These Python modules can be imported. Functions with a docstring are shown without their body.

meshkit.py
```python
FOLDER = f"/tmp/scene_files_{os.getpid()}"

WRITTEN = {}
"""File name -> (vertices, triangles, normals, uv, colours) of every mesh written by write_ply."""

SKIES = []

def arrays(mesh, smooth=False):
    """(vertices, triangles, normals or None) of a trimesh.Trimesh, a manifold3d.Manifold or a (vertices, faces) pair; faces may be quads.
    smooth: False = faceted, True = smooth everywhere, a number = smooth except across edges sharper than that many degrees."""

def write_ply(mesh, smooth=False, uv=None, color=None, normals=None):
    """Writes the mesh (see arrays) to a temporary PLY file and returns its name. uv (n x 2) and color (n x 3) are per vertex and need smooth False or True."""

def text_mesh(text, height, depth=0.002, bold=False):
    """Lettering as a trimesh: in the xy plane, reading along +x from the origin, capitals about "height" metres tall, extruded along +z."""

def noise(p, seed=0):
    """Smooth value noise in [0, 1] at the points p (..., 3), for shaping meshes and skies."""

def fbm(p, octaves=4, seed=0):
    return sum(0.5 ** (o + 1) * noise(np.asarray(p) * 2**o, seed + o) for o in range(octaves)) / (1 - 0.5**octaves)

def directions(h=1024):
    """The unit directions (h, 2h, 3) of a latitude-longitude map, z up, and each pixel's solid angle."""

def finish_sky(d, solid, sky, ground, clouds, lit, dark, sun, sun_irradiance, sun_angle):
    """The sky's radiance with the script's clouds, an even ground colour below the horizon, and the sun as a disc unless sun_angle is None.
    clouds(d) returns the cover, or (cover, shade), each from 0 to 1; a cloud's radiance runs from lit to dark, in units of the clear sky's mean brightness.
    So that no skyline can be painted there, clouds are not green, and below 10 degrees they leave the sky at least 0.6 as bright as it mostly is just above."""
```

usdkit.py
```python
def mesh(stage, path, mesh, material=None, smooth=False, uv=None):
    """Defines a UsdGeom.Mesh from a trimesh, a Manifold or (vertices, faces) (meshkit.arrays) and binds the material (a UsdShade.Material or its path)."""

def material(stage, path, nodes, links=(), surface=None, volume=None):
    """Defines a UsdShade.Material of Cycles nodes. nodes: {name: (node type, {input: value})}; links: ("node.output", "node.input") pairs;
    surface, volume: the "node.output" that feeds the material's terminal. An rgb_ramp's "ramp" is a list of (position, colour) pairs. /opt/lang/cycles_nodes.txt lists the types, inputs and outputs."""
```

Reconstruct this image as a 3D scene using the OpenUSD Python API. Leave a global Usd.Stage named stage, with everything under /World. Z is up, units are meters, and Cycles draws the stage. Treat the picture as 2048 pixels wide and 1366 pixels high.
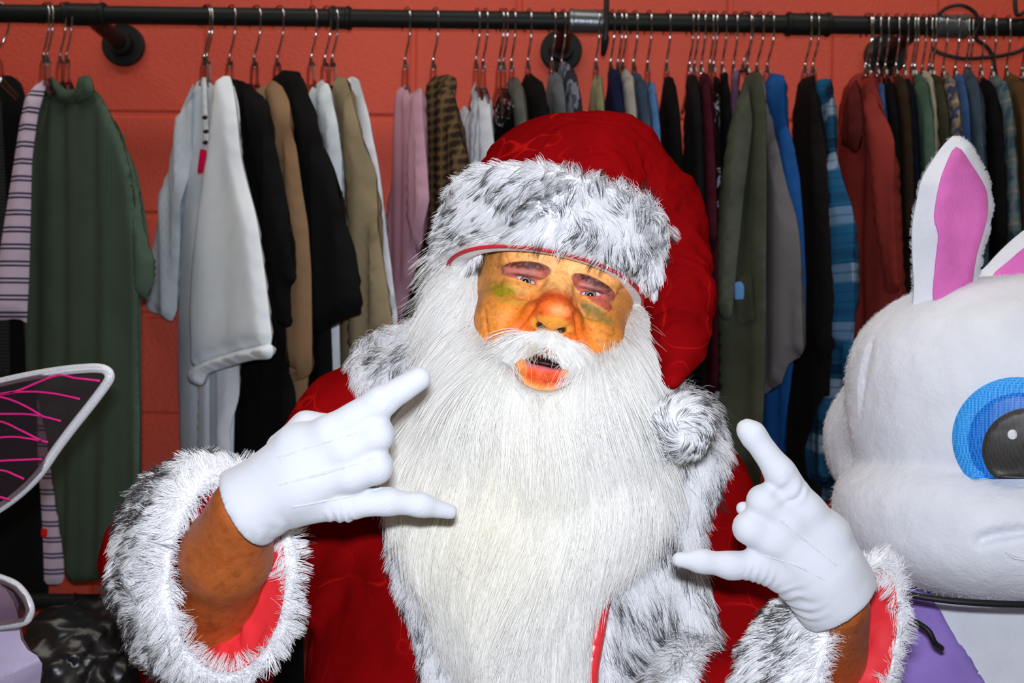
import math, random
import numpy as np, trimesh, shapely, usdkit, meshkit
from shapely.geometry import Polygon
from scipy.spatial import Delaunay, cKDTree
from scipy.interpolate import RegularGridInterpolator
from pxr import Usd, UsdGeom, UsdLux, UsdShade, Gf, Sdf, Vt

stage = Usd.Stage.CreateInMemory()
UsdGeom.SetStageUpAxis(stage, 'Z'); UsdGeom.SetStageMetersPerUnit(stage, 1.0)
UsdGeom.Xform.Define(stage, '/World')

# ------------------------------------------------------------------ camera, flash, added fill light, exposure
CAM = np.array([0.0, 0.0, 1.45]); ROLL = 0.0136; FPX = 35.0 / 36.0 * 2048
RIGHT = np.array([math.cos(ROLL), 0, math.sin(ROLL)]); UP = np.array([-math.sin(ROLL), 0, math.cos(ROLL)]); FWD = np.array([0, 1.0, 0])
camera = UsdGeom.Camera.Define(stage, '/World/camera')
camera.CreateFocalLengthAttr(35.0); camera.CreateHorizontalApertureAttr(36.0)
camera.AddTransformOp().Set(Gf.Matrix4d(*RIGHT, 0, *UP, 0, *(-FWD), 0, *CAM, 1))
camera.CreateFStopAttr(8.0); camera.CreateFocusDistanceAttr(0.88)
camera.CreateExposureAttr(0.18)
flash = UsdLux.RectLight.Define(stage, '/World/camera_flash')          # the flash of the camera, just above its lens
flash.CreateWidthAttr(0.045); flash.CreateHeightAttr(0.022); flash.CreateIntensityAttr(3000.0); flash.CreateColorAttr((0.93, 0.98, 1.09))
flash.AddTranslateOp().Set((0.0, 0.0, 1.45 + 0.058)); flash.AddRotateXOp().Set(88.0)
back_fill = UsdLux.RectLight.Define(stage, '/World/added_fill_light')            # unseen fill light added above the rail to brighten wall and clothes
back_fill.CreateWidthAttr(2.8); back_fill.CreateHeightAttr(0.30); back_fill.CreateIntensityAttr(5.0); back_fill.CreateColorAttr((1.0, 0.94, 0.84))
back_fill.AddTranslateOp().Set((0.0, 1.12, 2.76))
dome = UsdLux.DomeLight.Define(stage, '/World/ambient_light'); dome.CreateIntensityAttr(0.035); dome.CreateColorAttr((1.0, 0.72, 0.45))

# ------------------------------------------------------------------ helpers
def P(px, py, Y):
    """Camera-frame point (right, depth, up) seen at pixel (px, py) at depth Y."""
    return np.array([(px - 1024.0) / FPX * Y, Y, (683.0 - py) / FPX * Y])

def W(v):
    v = np.asarray(v, float)
    return CAM + v[..., 0:1] * RIGHT + v[..., 1:2] * FWD + v[..., 2:3] * UP

def U(v):
    d = np.asarray(v, float) - CAM
    return np.stack([d @ RIGHT, d @ FWD, d @ UP], -1)

def S(r, g, b):
    c = np.array([r, g, b]) / 255.0
    return tuple(np.where(c < 0.04045, c / 12.92, ((c + 0.055) / 1.055) ** 2.4))

_used = {}
def numbered(parent, name):
    k = (parent, name); n = _used.get(k, 0); _used[k] = n + 1
    return f'{parent}/{name}' if n == 0 else f'{parent}/{name}_{n:03d}'

def tag(prim, label=None, cat=None, group=None, kind=None):
    for k, v in (('label', label), ('category', cat), ('group', group), ('kind', kind)):
        if v: prim.SetCustomDataByKey(k, v)
    return prim

def thing(name, label, cat, group=None, at=None):
    x = UsdGeom.Xform.Define(stage, numbered('/World', name))
    if at is not None: x.AddTranslateOp().Set(tuple(map(float, at)))
    tag(x.GetPrim(), label, cat, group); ORIGIN[x.GetPath().name] = np.zeros(3) if at is None else np.asarray(at, float); return str(x.GetPath())

ORIGIN = {}
def obj(name, mesh, mat, parent='/World', smooth=True, uv=None, paint=None, label=None, kind=None, world=False):
    """One Mesh prim; mesh is (vertices, triangles) in the camera frame, or in world coordinates when world."""
    if isinstance(mesh, trimesh.Trimesh): mesh = (mesh.vertices, mesh.faces)
    v, f = np.asarray(mesh[0], float), np.asarray(mesh[1], int)
    if not world: v = W(v) - ORIGIN.get((parent + '/').split('/')[2], 0.0)
    if paint is not None or uv is not None: smooth = True if smooth else False
    m = usdkit.mesh(stage, numbered(parent, name), (v, f), MAT[mat] if isinstance(mat, str) else mat, smooth=smooth, uv=uv)
    if paint is not None:
        UsdGeom.PrimvarsAPI(m).CreatePrimvar('paint', Sdf.ValueTypeNames.Color3fArray, 'vertex').Set(Vt.Vec3fArray.FromNumpy(np.asarray(paint, np.float32)))
    tag(m.GetPrim(), label, None, None, kind)
    return str(m.GetPath())

def join(*ms):
    vs, fs, n = [], [], 0
    for v, f in ms:
        vs.append(np.asarray(v, float)); fs.append(np.asarray(f) + n); n += len(v)
    return np.vstack(vs), np.vstack(fs)

def tube(pts, r, sides=8, cap=True):
    p = np.asarray(pts, float); r = np.broadcast_to(np.asarray(r, float), (len(p),))
    t = np.gradient(p, axis=0); t /= np.linalg.norm(t, axis=1, keepdims=True) + 1e-12
    a = np.zeros_like(p); ref = np.array([0, 0, 1.0]) if abs(t[0, 2]) < 0.9 else np.array([1.0, 0, 0])
    for i in range(len(p)):
        q = ref - t[i] * (ref @ t[i]); q /= np.linalg.norm(q) + 1e-12; a[i] = q; ref = q
    b = np.cross(t, a); ang = np.arange(sides) * 2 * np.pi / sides
    v = (p[:, None] + r[:, None, None] * (np.cos(ang)[None, :, None] * a[:, None] + np.sin(ang)[None, :, None] * b[:, None])).reshape(-1, 3)
    i, j = np.meshgrid(np.arange(len(p) - 1), np.arange(sides), indexing='ij')
    q = np.stack([i * sides + j, i * sides + (j + 1) % sides, (i + 1) * sides + (j + 1) % sides, (i + 1) * sides + j], -1).reshape(-1, 4)
    f = np.vstack([q[:, [0, 1, 2]], q[:, [0, 2, 3]]])
    if cap:
        n = len(v); v = np.vstack([v, p[:1], p[-1:]]); k = np.arange(sides); e = (len(p) - 1) * sides
        f = np.vstack([f, np.stack([np.full(sides, n), (k + 1) % sides, k], 1), np.stack([np.full(sides, n + 1), e + k, e + (k + 1) % sides], 1)])
    return v, f

def spline(pts, n=40, closed=False):
    p = np.asarray(pts, float)
    if closed: p = np.vstack([p[-1], p, p[0], p[1]])
    else: p = np.vstack([2 * p[0] - p[1], p, 2 * p[-1] - p[-2]])
    m = len(p) - 3; out = []
    for x in np.linspace(0, m - (0 if not closed else m / n), n):
        i = min(int(x), m - 1); t = x - i; a, b, c, d = p[i:i + 4]
        out.append(0.5 * (2 * b + (c - a) * t + (2 * a - 5 * b + 4 * c - d) * t * t + (3 * b - a - 3 * c + d) * t ** 3))
    return np.array(out)

def flip_out(v, f):
    a, b, c = v[f[:, 0]], v[f[:, 1]], v[f[:, 2]]
    return f if np.einsum('ij,ij->i', a, np.cross(b, c)).sum() > 0 else f[:, ::-1]

def vnormals(v, f):
    n = np.zeros_like(v); c = np.cross(v[f[:, 1]] - v[f[:, 0]], v[f[:, 2]] - v[f[:, 0]])
    for k in range(3): np.add.at(n, f[:, k], c)
    return n / (np.linalg.norm(n, axis=1, keepdims=True) + 1e-12)

def rot(ax, deg):
    c, s = math.cos(math.radians(deg)), math.sin(math.radians(deg))
    return np.array({'x': [[1, 0, 0], [0, c, -s], [0, s, c]], 'y': [[c, 0, s], [0, 1, 0], [-s, 0, c]], 'z': [[c, -s, 0], [s, c, 0], [0, 0, 1]]}[ax])

class Vol:
    """A signed-distance field on a rectilinear grid, meshed by surface nets into one continuous surface."""
    def __init__(s, xs, ys, zs):
        s.g = [np.asarray(a, np.float32) for a in (xs, ys, zs)]; s.F = np.full([len(a) for a in s.g], 1.0, np.float32)
    @classmethod
    def box(cls, lo, hi, h):
        return cls(*[np.arange(a, b + h, h) for a, b in zip(lo, hi)])
    def sub(s, lo, hi):
        sl = tuple(slice(max(np.searchsorted(a, l) - 1, 0), np.searchsorted(a, h) + 1) for a, l, h in zip(s.g, lo, hi))
        X, Y, Z = np.meshgrid(*[a[q] for a, q in zip(s.g, sl)], indexing='ij', sparse=True)
        return sl, X, Y, Z
    def put(s, sl, d, k, mode='add'):
        a = s.F[sl]
        if mode == 'add':
            h = np.maximum(k - np.abs(a - d), 0) / k if k > 0 else 0
            s.F[sl] = np.minimum(a, d) - h * h * k / 4
        else:
            h = np.maximum(k - np.abs(a + d), 0) / k if k > 0 else 0
            s.F[sl] = np.maximum(a, -d) + h * h * k / 4
    def cone(s, a, b, ra, rb=None, k=0.01, mode='add'):
        rb = ra if rb is None else rb; a, b = np.asarray(a, float), np.asarray(b, float); m = max(ra, rb) + k + 0.03
        sl, X, Y, Z = s.sub(np.minimum(a, b) - m, np.maximum(a, b) + m); d = b - a; L = max(d @ d, 1e-9)
        t = np.clip(((X - a[0]) * d[0] + (Y - a[1]) * d[1] + (Z - a[2]) * d[2]) / L, 0, 1)
        q = np.sqrt((X - a[0] - t * d[0]) ** 2 + (Y - a[1] - t * d[1]) ** 2 + (Z - a[2] - t * d[2]) ** 2) - (ra + (rb - ra) * t)
        s.put(sl, q.astype(np.float32), k, mode); return s
    def chain(s, pts, radii, k=0.01):
        for i in range(len(pts) - 1): s.cone(pts[i], pts[i + 1], radii[i], radii[i + 1], k)
        return s
    def ell(s, c, r, R=None, k=0.01, mode='add'):
        c, r = np.asarray(c, float), np.broadcast_to(np.asarray(r, float), (3,)); m = r.max() + k + 0.03
        sl, X, Y, Z = s.sub(c - m, c + m); R = np.eye(3) if R is None else R
        q = [(X - c[0]) * R[0, i] + (Y - c[1]) * R[1, i] + (Z - c[2]) * R[2, i] for i in range(3)]
        k0 = np.sqrt(sum((a / b) ** 2 for a, b in zip(q, r))); k1 = np.sqrt(sum((a / (b * b)) ** 2 for a, b in zip(q, r))) + 1e-9
        s.put(sl, (k0 * (k0 - 1) / k1).astype(np.float32), k, mode); return s
    def fn(s, lo, hi, f, k=0.01, mode='add'):
        sl, X, Y, Z = s.sub(lo, hi); s.put(sl, f(X, Y, Z).astype(np.float32), k, mode); return s
    def mesh(s):
        F = s.F; I = F < 0; n = [a - 1 for a in F.shape]
        cnt = np.zeros(n, np.uint8)
        for dx, dy, dz in np.ndindex(2, 2, 2): cnt += I[dx:dx + n[0], dy:dy + n[1], dz:dz + n[2]]
        c = np.argwhere((cnt > 0) & (cnt < 8)); idx = np.full(n, -1, np.int64); idx[tuple(c.T)] = np.arange(len(c))
        acc, num = np.zeros((len(c), 3)), np.zeros(len(c))
        for ax in range(3):
            o = [a for a in range(3) if a != ax]
            for p, q in np.ndindex(2, 2):
                a = c.copy(); a[:, o[0]] += p; a[:, o[1]] += q; b = a.copy(); b[:, ax] += 1
                fa, fb = F[tuple(a.T)], F[tuple(b.T)]; m = (fa < 0) != (fb < 0); t = np.where(m, fa / np.where(m, fa - fb, 1), 0)
                pa = np.stack([s.g[i][a[:, i]] for i in range(3)], 1).astype(float); pb = np.stack([s.g[i][b[:, i]] for i in range(3)], 1)
                acc += np.where(m[:, None], pa + (pb - pa) * t[:, None], 0); num += m
        v = acc / num[:, None]; quads = []
        for ax in range(3):
            o = [a for a in range(3) if a != ax]; sl = [slice(None)] * 3; sl2 = [slice(None)] * 3
            sl[ax] = slice(0, -1); sl2[ax] = slice(1, None)
            e = np.argwhere(I[tuple(sl)] != I[tuple(sl2)]); e = e[(e[:, o[0]] > 0) & (e[:, o[1]] > 0) & (e[:, o[0]] < n[o[0]]) & (e[:, o[1]] < n[o[1]])]
            def at(p, q):
                a = e.copy(); a[:, o[0]] -= p; a[:, o[1]] -= q; return idx[tuple(a.T)]
            q = np.stack([at(0, 0), at(1, 0), at(1, 1), at(0, 1)], 1); inside = I[tuple(e.T)]
            turn = inside if ax != 1 else ~inside
            q[~turn] = q[~turn][:, ::-1]; quads.append(q)
        q = np.vstack(quads); f = np.vstack([q[:, [0, 1, 2]], q[:, [0, 2, 3]]])
        return v, flip_out(v - v.mean(0), f)
    def depth(s, px, py, y0, y1, step=0.004):
        """Depth at which camera rays through the pixels first meet the surface; nan where they miss."""
        g = RegularGridInterpolator(s.g, s.F, bounds_error=False, fill_value=1.0); out = np.full(np.shape(px), np.nan)
        for Y in np.arange(y0, y1, step):
            p = np.stack([(px - 1024) / FPX * Y, np.full(np.shape(px), Y), (683 - py) / FPX * Y], -1)
            hit = np.isnan(out) & (g(p) < 0); out[hit] = Y
        return out

def relax(v, f, n=2, lam=0.5, fixed=None):
    e = np.vstack([f[:, [0, 1]], f[:, [1, 2]], f[:, [2, 0]]]); e = np.vstack([e, e[:, ::-1]])
    for _ in range(n):
        a = np.zeros_like(v); c = np.zeros(len(v)); np.add.at(a, e[:, 0], v[e[:, 1]]); np.add.at(c, e[:, 0], 1)
        w = v + lam * (a / np.maximum(c, 1)[:, None] - v); v = w if fixed is None else np.where(fixed[:, None], v, w)
    return v

def triangulate(poly, step):
    """Points and triangles filling a polygon; the third result is each point's distance from the outline."""
    g = Polygon(poly).buffer(0)
    if g.geom_type != 'Polygon': g = max(g.geoms, key=lambda a: a.area)
    ring = g.exterior; n = max(int(ring.length / step), 8)
    b = np.array([ring.interpolate(i / n, normalized=True).coords[0] for i in range(n)])
    x0, y0, x1, y1 = g.bounds; xs = np.arange(x0, x1, step); ys = np.arange(y0, y1, step * 0.87)
    X, Y = np.meshgrid(xs, ys); X[1::2] += step / 2; q = np.stack([X.ravel(), Y.ravel()], 1)
    pts = shapely.points(q); d = shapely.distance(ring, pts); q = q[shapely.contains_xy(g, q[:, 0], q[:, 1]) & (d > step * 0.6)]
    p = np.vstack([b, q]); t = Delaunay(p).simplices; cen = p[t].mean(1); t = t[shapely.contains_xy(g.buffer(step * 0.03), cen[:, 0], cen[:, 1])]
    a = p[t]; s = (a[:, 1, 0] - a[:, 0, 0]) * (a[:, 2, 1] - a[:, 0, 1]) - (a[:, 1, 1] - a[:, 0, 1]) * (a[:, 2, 0] - a[:, 0, 0])
    t = np.where((s > 0)[:, None], t, t[:, ::-1])
    dist = shapely.distance(ring, shapely.points(p)); dist[:n] = 0
    return p, t, dist

class Slab:
    """A vertical plane through the rail: the depth at pixel x0 is Y0 and falls by dy metres per dx pixels to the right."""
    def __init__(s, x0, Y0, dpx, dY):
        a = P(x0, 683, Y0)[:2]; b = P(x0 + dpx, 683, Y0 - dY)[:2]; s.A = a; s.d = (b - a) / np.linalg.norm(b - a); s.n = np.array([s.d[1], -s.d[0]])
    def uv(s, q):
        q = np.asarray(q, float); r = np.stack([(q[:, 0] - 1024) / FPX, np.ones(len(q))], 1); t = (s.A @ s.n) / (r @ s.n)
        return np.stack([(r * t[:, None] - s.A) @ s.d, (683 - q[:, 1]) / FPX * t], 1)
    def pos(s, uv, w):
        xy = s.A + uv[:, 0:1] * s.d + np.asarray(w)[:, None] * s.n
        return np.stack([xy[:, 0], xy[:, 1], uv[:, 1]], 1)

WALL_Y, RAIL_Y = 1.84, 1.68
def pillow(poly, slab, thick=0.008, edge=0.02, step=0.0125, off=0.0, fold=None, curve=0, back=0.7):
    """A soft closed sheet: an outline (pixels) laid on a slab plane, with thickness, rounded rim and folds."""
    q = np.asarray(poly, float)
    if curve: q = spline(q, curve, closed=True)
    if off:                                                          # a parallel plane nearer to the room, so that the outline stays where the photo has it
        near = Slab.__new__(Slab); near.A, near.d, near.n = slab.A + slab.n * off, slab.d, slab.n; slab, off = near, 0.0
    uv, t, d = triangulate(slab.uv(q), step)
    th = thick * np.sqrt(np.clip(1 - (1 - np.clip(d / edge, 0, 1)) ** 2, 0, 1)); w = np.full(len(uv), float(off))
    if fold is not None: w = w + fold(uv[:, 0], uv[:, 1])
    a, b = slab.pos(uv, w + th), slab.pos(uv, w - th * back - 0.0008)
    v = np.vstack([a, b]); lim = WALL_Y - 0.012; over = v[:, 1] > lim - 0.03
    v[over, 1] = lim - 0.03 + 0.03 * np.tanh((v[over, 1] - lim + 0.03) / 0.03 * 0.8) * 1.0
    f = np.vstack([t, t[:, ::-1] + len(uv)])
    n = np.cross(v[t[:, 1]] - v[t[:, 0]], v[t[:, 2]] - v[t[:, 0]]).sum(0)
    if n[1] > 0: f = f[:, ::-1]
    return (v, f), np.vstack([uv, uv])

def sample(v, f, n, rng, weight=None):
    a, b, c = v[f[:, 0]], v[f[:, 1]], v[f[:, 2]]; area = np.linalg.norm(np.cross(b - a, c - a), axis=1)
    if weight is not None: area = area * weight
    k = rng.choice(len(f), n, p=area / area.sum()); r = np.sqrt(rng.random((n, 1))); s = rng.random((n, 1))
    w = np.hstack([1 - r, r * (1 - s), r * s]); N = vnormals(v, f)
    p = np.einsum('ij,ijk->ik', w, v[f[k]]); m = np.einsum('ij,ijk->ik', w, N[f[k]])
    return p, m / (np.linalg.norm(m, axis=1, keepdims=True) + 1e-12)

def unit(v):
    return v / (np.linalg.norm(v, axis=-1, keepdims=True) + 1e-12)

def grow(mesh, n, length, flow, rng, lift=0.6, keys=5, jitter=0.25, bend=0.5, clump=0.6, tuft=14, weight=None, facing=True, clear=0.0, gravity=0.0, wave=0.0, rim=False):
    """Hair strands (n, keys, 3) rooted on a mesh, laid along flow(points), gathered into tufts."""
    v, f = mesh; v = np.asarray(v); cen = v[f].mean(1); fn = unit(np.cross(v[f[:, 1]] - v[f[:, 0]], v[f[:, 2]] - v[f[:, 0]]))
    w = np.ones(len(f)) if weight is None else weight(cen)
    if facing: w = w * (np.einsum('ij,ij->i', fn, unit(-cen)) > -0.35)
    if rim: w = w * (np.abs(np.einsum('ij,ij->i', fn, unit(-cen))) < 0.42)
    p, nm = sample(v, f, n, rng, w)
    L = length(p) if callable(length) else length; L = np.broadcast_to(L, (n,)) * rng.uniform(0.65, 1.15, n)
    d = unit(flow(p)); d = unit(d - nm * np.einsum('ij,ij->i', d, nm)[:, None] * 0.9 + nm * lift + rng.normal(0, jitter, (n, 3)))
    out = [p]; x = p.copy(); step = (L / (keys - 1))[:, None]; wob = rng.normal(0, wave, (n, 3)) if wave else 0
    for i in range(1, keys):
        x = x + d * step; out.append(x); d = unit(d + bend * unit(flow(x)) + np.array([0, 0, -gravity]) + wob * math.sin(i * 1.9))
    q = np.stack(out, 1)
    if tuft:
        m = max(n // tuft, 1); lead = rng.choice(n, m, replace=False); near = lead[cKDTree(p[lead]).query(p)[1]]
        t = np.linspace(0, 1, keys)[None, :, None] ** 1.2 * clump
        q = q + (q[near] - q) * t * rng.uniform(0.5, 1.0, (n, 1, 1))
    else: near = np.arange(n)
    if clear > 0:
        N = vnormals(v, f); tr = cKDTree(v); e = q[:, 1:].reshape(-1, 3); k = tr.query(e)[1]; h = np.einsum('ij,ij->i', e - v[k], N[k])
        e = e + N[k] * np.maximum(clear - h, 0)[:, None]; q[:, 1:] = e.reshape(n, keys - 1, 3)
    return q, p, nm, near

def hair(name, strands, tone, parent, mat='hair', width=0.0005, tip=0.3, label=None):
    """Strands as one BasisCurves prim with a colour at every point."""
    n, k, _ = strands.shape; c = UsdGeom.BasisCurves.Define(stage, numbered(parent, name)); c.CreateTypeAttr('linear')
    c.CreatePointsAttr(Vt.Vec3fArray.FromNumpy((W(strands.reshape(-1, 3)) - ORIGIN.get((parent + '/').split('/')[2], 0.0)).astype(np.float32))); c.CreateCurveVertexCountsAttr(Vt.IntArray.FromNumpy(np.full(n, k, np.int32)))
    w = np.broadcast_to(np.linspace(1, tip, k)[None] * np.broadcast_to(width, (n,))[:, None], (n, k)).ravel()
    c.CreateWidthsAttr(Vt.FloatArray.FromNumpy(np.ascontiguousarray(w, np.float32))); c.SetWidthsInterpolation('vertex')
    tone = np.broadcast_to(tone, (n, k, 3)).reshape(-1, 3)
    UsdGeom.PrimvarsAPI(c).CreatePrimvar('paint', Sdf.ValueTypeNames.Color3fArray, 'vertex').Set(Vt.Vec3fArray.FromNumpy(np.ascontiguousarray(tone, np.float32)))
    UsdShade.MaterialBindingAPI.Apply(c.GetPrim()).Bind(MAT[mat]); tag(c.GetPrim(), label, None, None, 'stuff')

# ------------------------------------------------------------------ materials
MAT = {}
def mat(name, nodes, links=(), surface='p.BSDF'):
    MAT[name] = usdkit.material(stage, f'/World/Looks/{name}', nodes, links, surface=surface); return MAT[name]

def plain(name, col, rough=0.6, bump=0.0, scale=400.0, var=0.15, vscale=6.0, spec=0.3, **more):
    """A colour with slow tonal variation and a fine relief, in object space."""
    c = np.array(col)
    mat(name, {'t': ('texture_coordinate', {}), 'n': ('noise_texture', {'scale': vscale, 'detail': 4.0}), 'r': ('rgb_ramp', {'ramp': [(0.3, tuple(c * (1 - var))), (0.7, tuple(np.minimum(c * (1 + var), 1)))]}),
               'n2': ('noise_texture', {'scale': scale, 'detail': 2.0}), 'b': ('bump', {'strength': bump, 'distance': 0.002}),
               'p': ('principled_bsdf', {'roughness': rough, 'specular_ior_level': spec, **more})},
        [('t.object', 'n.vector'), ('n.fac', 'r.fac'), ('r.color', 'p.base_color'), ('t.object', 'n2.vector'), ('n2.fac', 'b.height'), ('b.normal', 'p.normal')])

def painted(name, rough=0.55, bump=0.15, scale=300.0, spec=0.35, **more):
    mat(name, {'a': ('attribute', {'attribute': 'paint'}), 't': ('texture_coordinate', {}), 'n2': ('noise_texture', {'scale': scale, 'detail': 3.0}), 'b': ('bump', {'strength': bump, 'distance': 0.002}),
               'p': ('principled_bsdf', {'roughness': rough, 'specular_ior_level': spec, **more})},
        [('a.color', 'p.base_color'), ('t.object', 'n2.vector'), ('n2.fac', 'b.height'), ('b.normal', 'p.normal')])
painted('hair', rough=0.5, bump=0.0, spec=0.25)
mat('skin', {'a': ('attribute', {'attribute': 'paint'}), 't': ('texture_coordinate', {}), 'n': ('noise_texture', {'scale': 130.0, 'detail': 5.0, 'roughness': 0.65, 'distortion': 0.6}), 'r': ('rgb_ramp', {'ramp': [(0.32, (0.62, 0.52, 0.42)), (0.5, (0.96, 0.95, 0.94)), (0.7, (1.0, 1.0, 1.0))]}), 'k': ('mix', {'mix_type': 'multiply', 'fac': 0.8}),
    'n2': ('noise_texture', {'scale': 420.0, 'detail': 4.0, 'roughness': 0.7}), 'b': ('bump', {'strength': 0.3, 'distance': 0.002}), 'p': ('principled_bsdf', {'roughness': 0.5, 'specular_ior_level': 0.4})},
    [('a.color', 'k.color1'), ('t.object', 'n.vector'), ('n.fac', 'r.fac'), ('r.color', 'k.color2'), ('k.color', 'p.base_color'), ('t.object', 'n2.vector'), ('n2.fac', 'b.height'), ('b.normal', 'p.normal')])
painted('paint', rough=0.5, bump=0.1, scale=500.0)
painted('eyeball', rough=0.08, bump=0.0, spec=0.7)
mat('wall_paint', {'t': ('texture_coordinate', {}), 'n': ('noise_texture', {'scale': 3.0, 'detail': 5.0}), 'r': ('rgb_ramp', {'ramp': [(0.25, (0.50, 0.058, 0.030)), (0.75, (0.63, 0.080, 0.042))]}),
    'n2': ('noise_texture', {'scale': 160.0, 'detail': 4.0, 'roughness': 0.65}), 'b': ('bump', {'strength': 0.5, 'distance': 0.004}), 'p': ('principled_bsdf', {'roughness': 0.5, 'specular_ior_level': 0.35})},
    [('t.object', 'n.vector'), ('n.fac', 'r.fac'), ('r.color', 'p.base_color'), ('t.object', 'n2.vector'), ('n2.fac', 'b.height'), ('b.normal', 'p.normal')])
plain('concrete', (0.2, 0.19, 0.18), rough=0.8, bump=0.3, scale=80)
plain('ceiling_paint', (0.7, 0.68, 0.64), rough=0.8)
plain('black_iron', (0.006, 0.008, 0.007), rough=0.5, bump=0.15, scale=300, spec=0.22)
plain('grey_iron', (0.16, 0.18, 0.19), rough=0.33, bump=0.2, scale=300, metallic=0.8)
plain('chrome', (0.42, 0.42, 0.43), rough=0.10, bump=0.0, metallic=1.0)
plain('black_rubber', (0.01, 0.01, 0.011), rough=0.5, bump=0.1)
plain('white_lamp', (0.8, 0.8, 0.8), rough=0.5)
mat('clear_plastic', {'tr': ('transparent_bsdf', {'color': (0.80, 0.72, 0.70)}), 'g': ('glossy_bsdf', {'roughness': 0.12, 'color': (0.9, 0.9, 0.9)}), 'f': ('fresnel', {'IOR': 1.55}), 'm': ('mix_closure', {})},
    [('tr.BSDF', 'm.closure1'), ('g.BSDF', 'm.closure2'), ('f.fac', 'm.fac')], surface='m.closure')

# ------------------------------------------------------------------ the setting
def block_mesh(x0, x1, z0, z1, y, depth=0.03, c=0.005):
    f = [(x0 + c, y, z0 + c), (x1 - c, y, z0 + c), (x1 - c, y, z1 - c), (x0 + c, y, z1 - c)]
    m = [(x0, y + c * 0.7, z0), (x1, y + c * 0.7, z0), (x1, y + c * 0.7, z1), (x0, y + c * 0.7, z1)]; b = [(a[0], y + depth, a[2]) for a in m]
    q = [(0, 1, 2, 3)]
    for i in range(4): j = (i + 1) % 4; q += [(4 + i, 4 + j, j, i), (8 + i, 8 + j, 4 + j, 4 + i)]
    q = np.array(q); return np.array(f + m + b), np.vstack([q[:, [0, 1, 2]], q[:, [0, 2, 3]]])

wall = thing('wall_back', None, None); tag(stage.GetPrimAtPath(wall), kind='structure', label='orange-red painted block wall behind the clothes rail')
obj('mortar', trimesh.creation.box((5.2, 0.12, 2.8), trimesh.transformations.translation_matrix((0, WALL_Y + 0.0635, 1.4))), 'wall_paint', wall, False, world=True)
rw = random.Random(3); COURSE = 0.1855; Z0 = 1.861 - 10 * COURSE
for r in range(2, 15):
    x = -1.75 + (0.195 if r % 2 else 0.0)
    while x < 1.7:
        obj('block', block_mesh(x + 0.0028, x + 0.3872, Z0 + r * COURSE + 0.0028, Z0 + (r + 1) * COURSE - 0.0028, WALL_Y + rw.uniform(-0.0006, 0.0006)), 'wall_paint', wall, False, world=True); x += 0.39
tag(stage.GetPrimAtPath(obj('floor', trimesh.creation.box((5.2, 6.0, 0.1), trimesh.transformations.translation_matrix((0, -1.1, -0.05))), 'concrete', smooth=False, world=True)), 'grey concrete shop floor', kind='structure')
tag(stage.GetPrimAtPath(obj('ceiling', trimesh.creation.box((5.2, 6.0, 0.1), trimesh.transformations.translation_matrix((0, -1.1, 2.85))), 'ceiling_paint', smooth=False, world=True)), 'plain shop ceiling', kind='structure')

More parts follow.
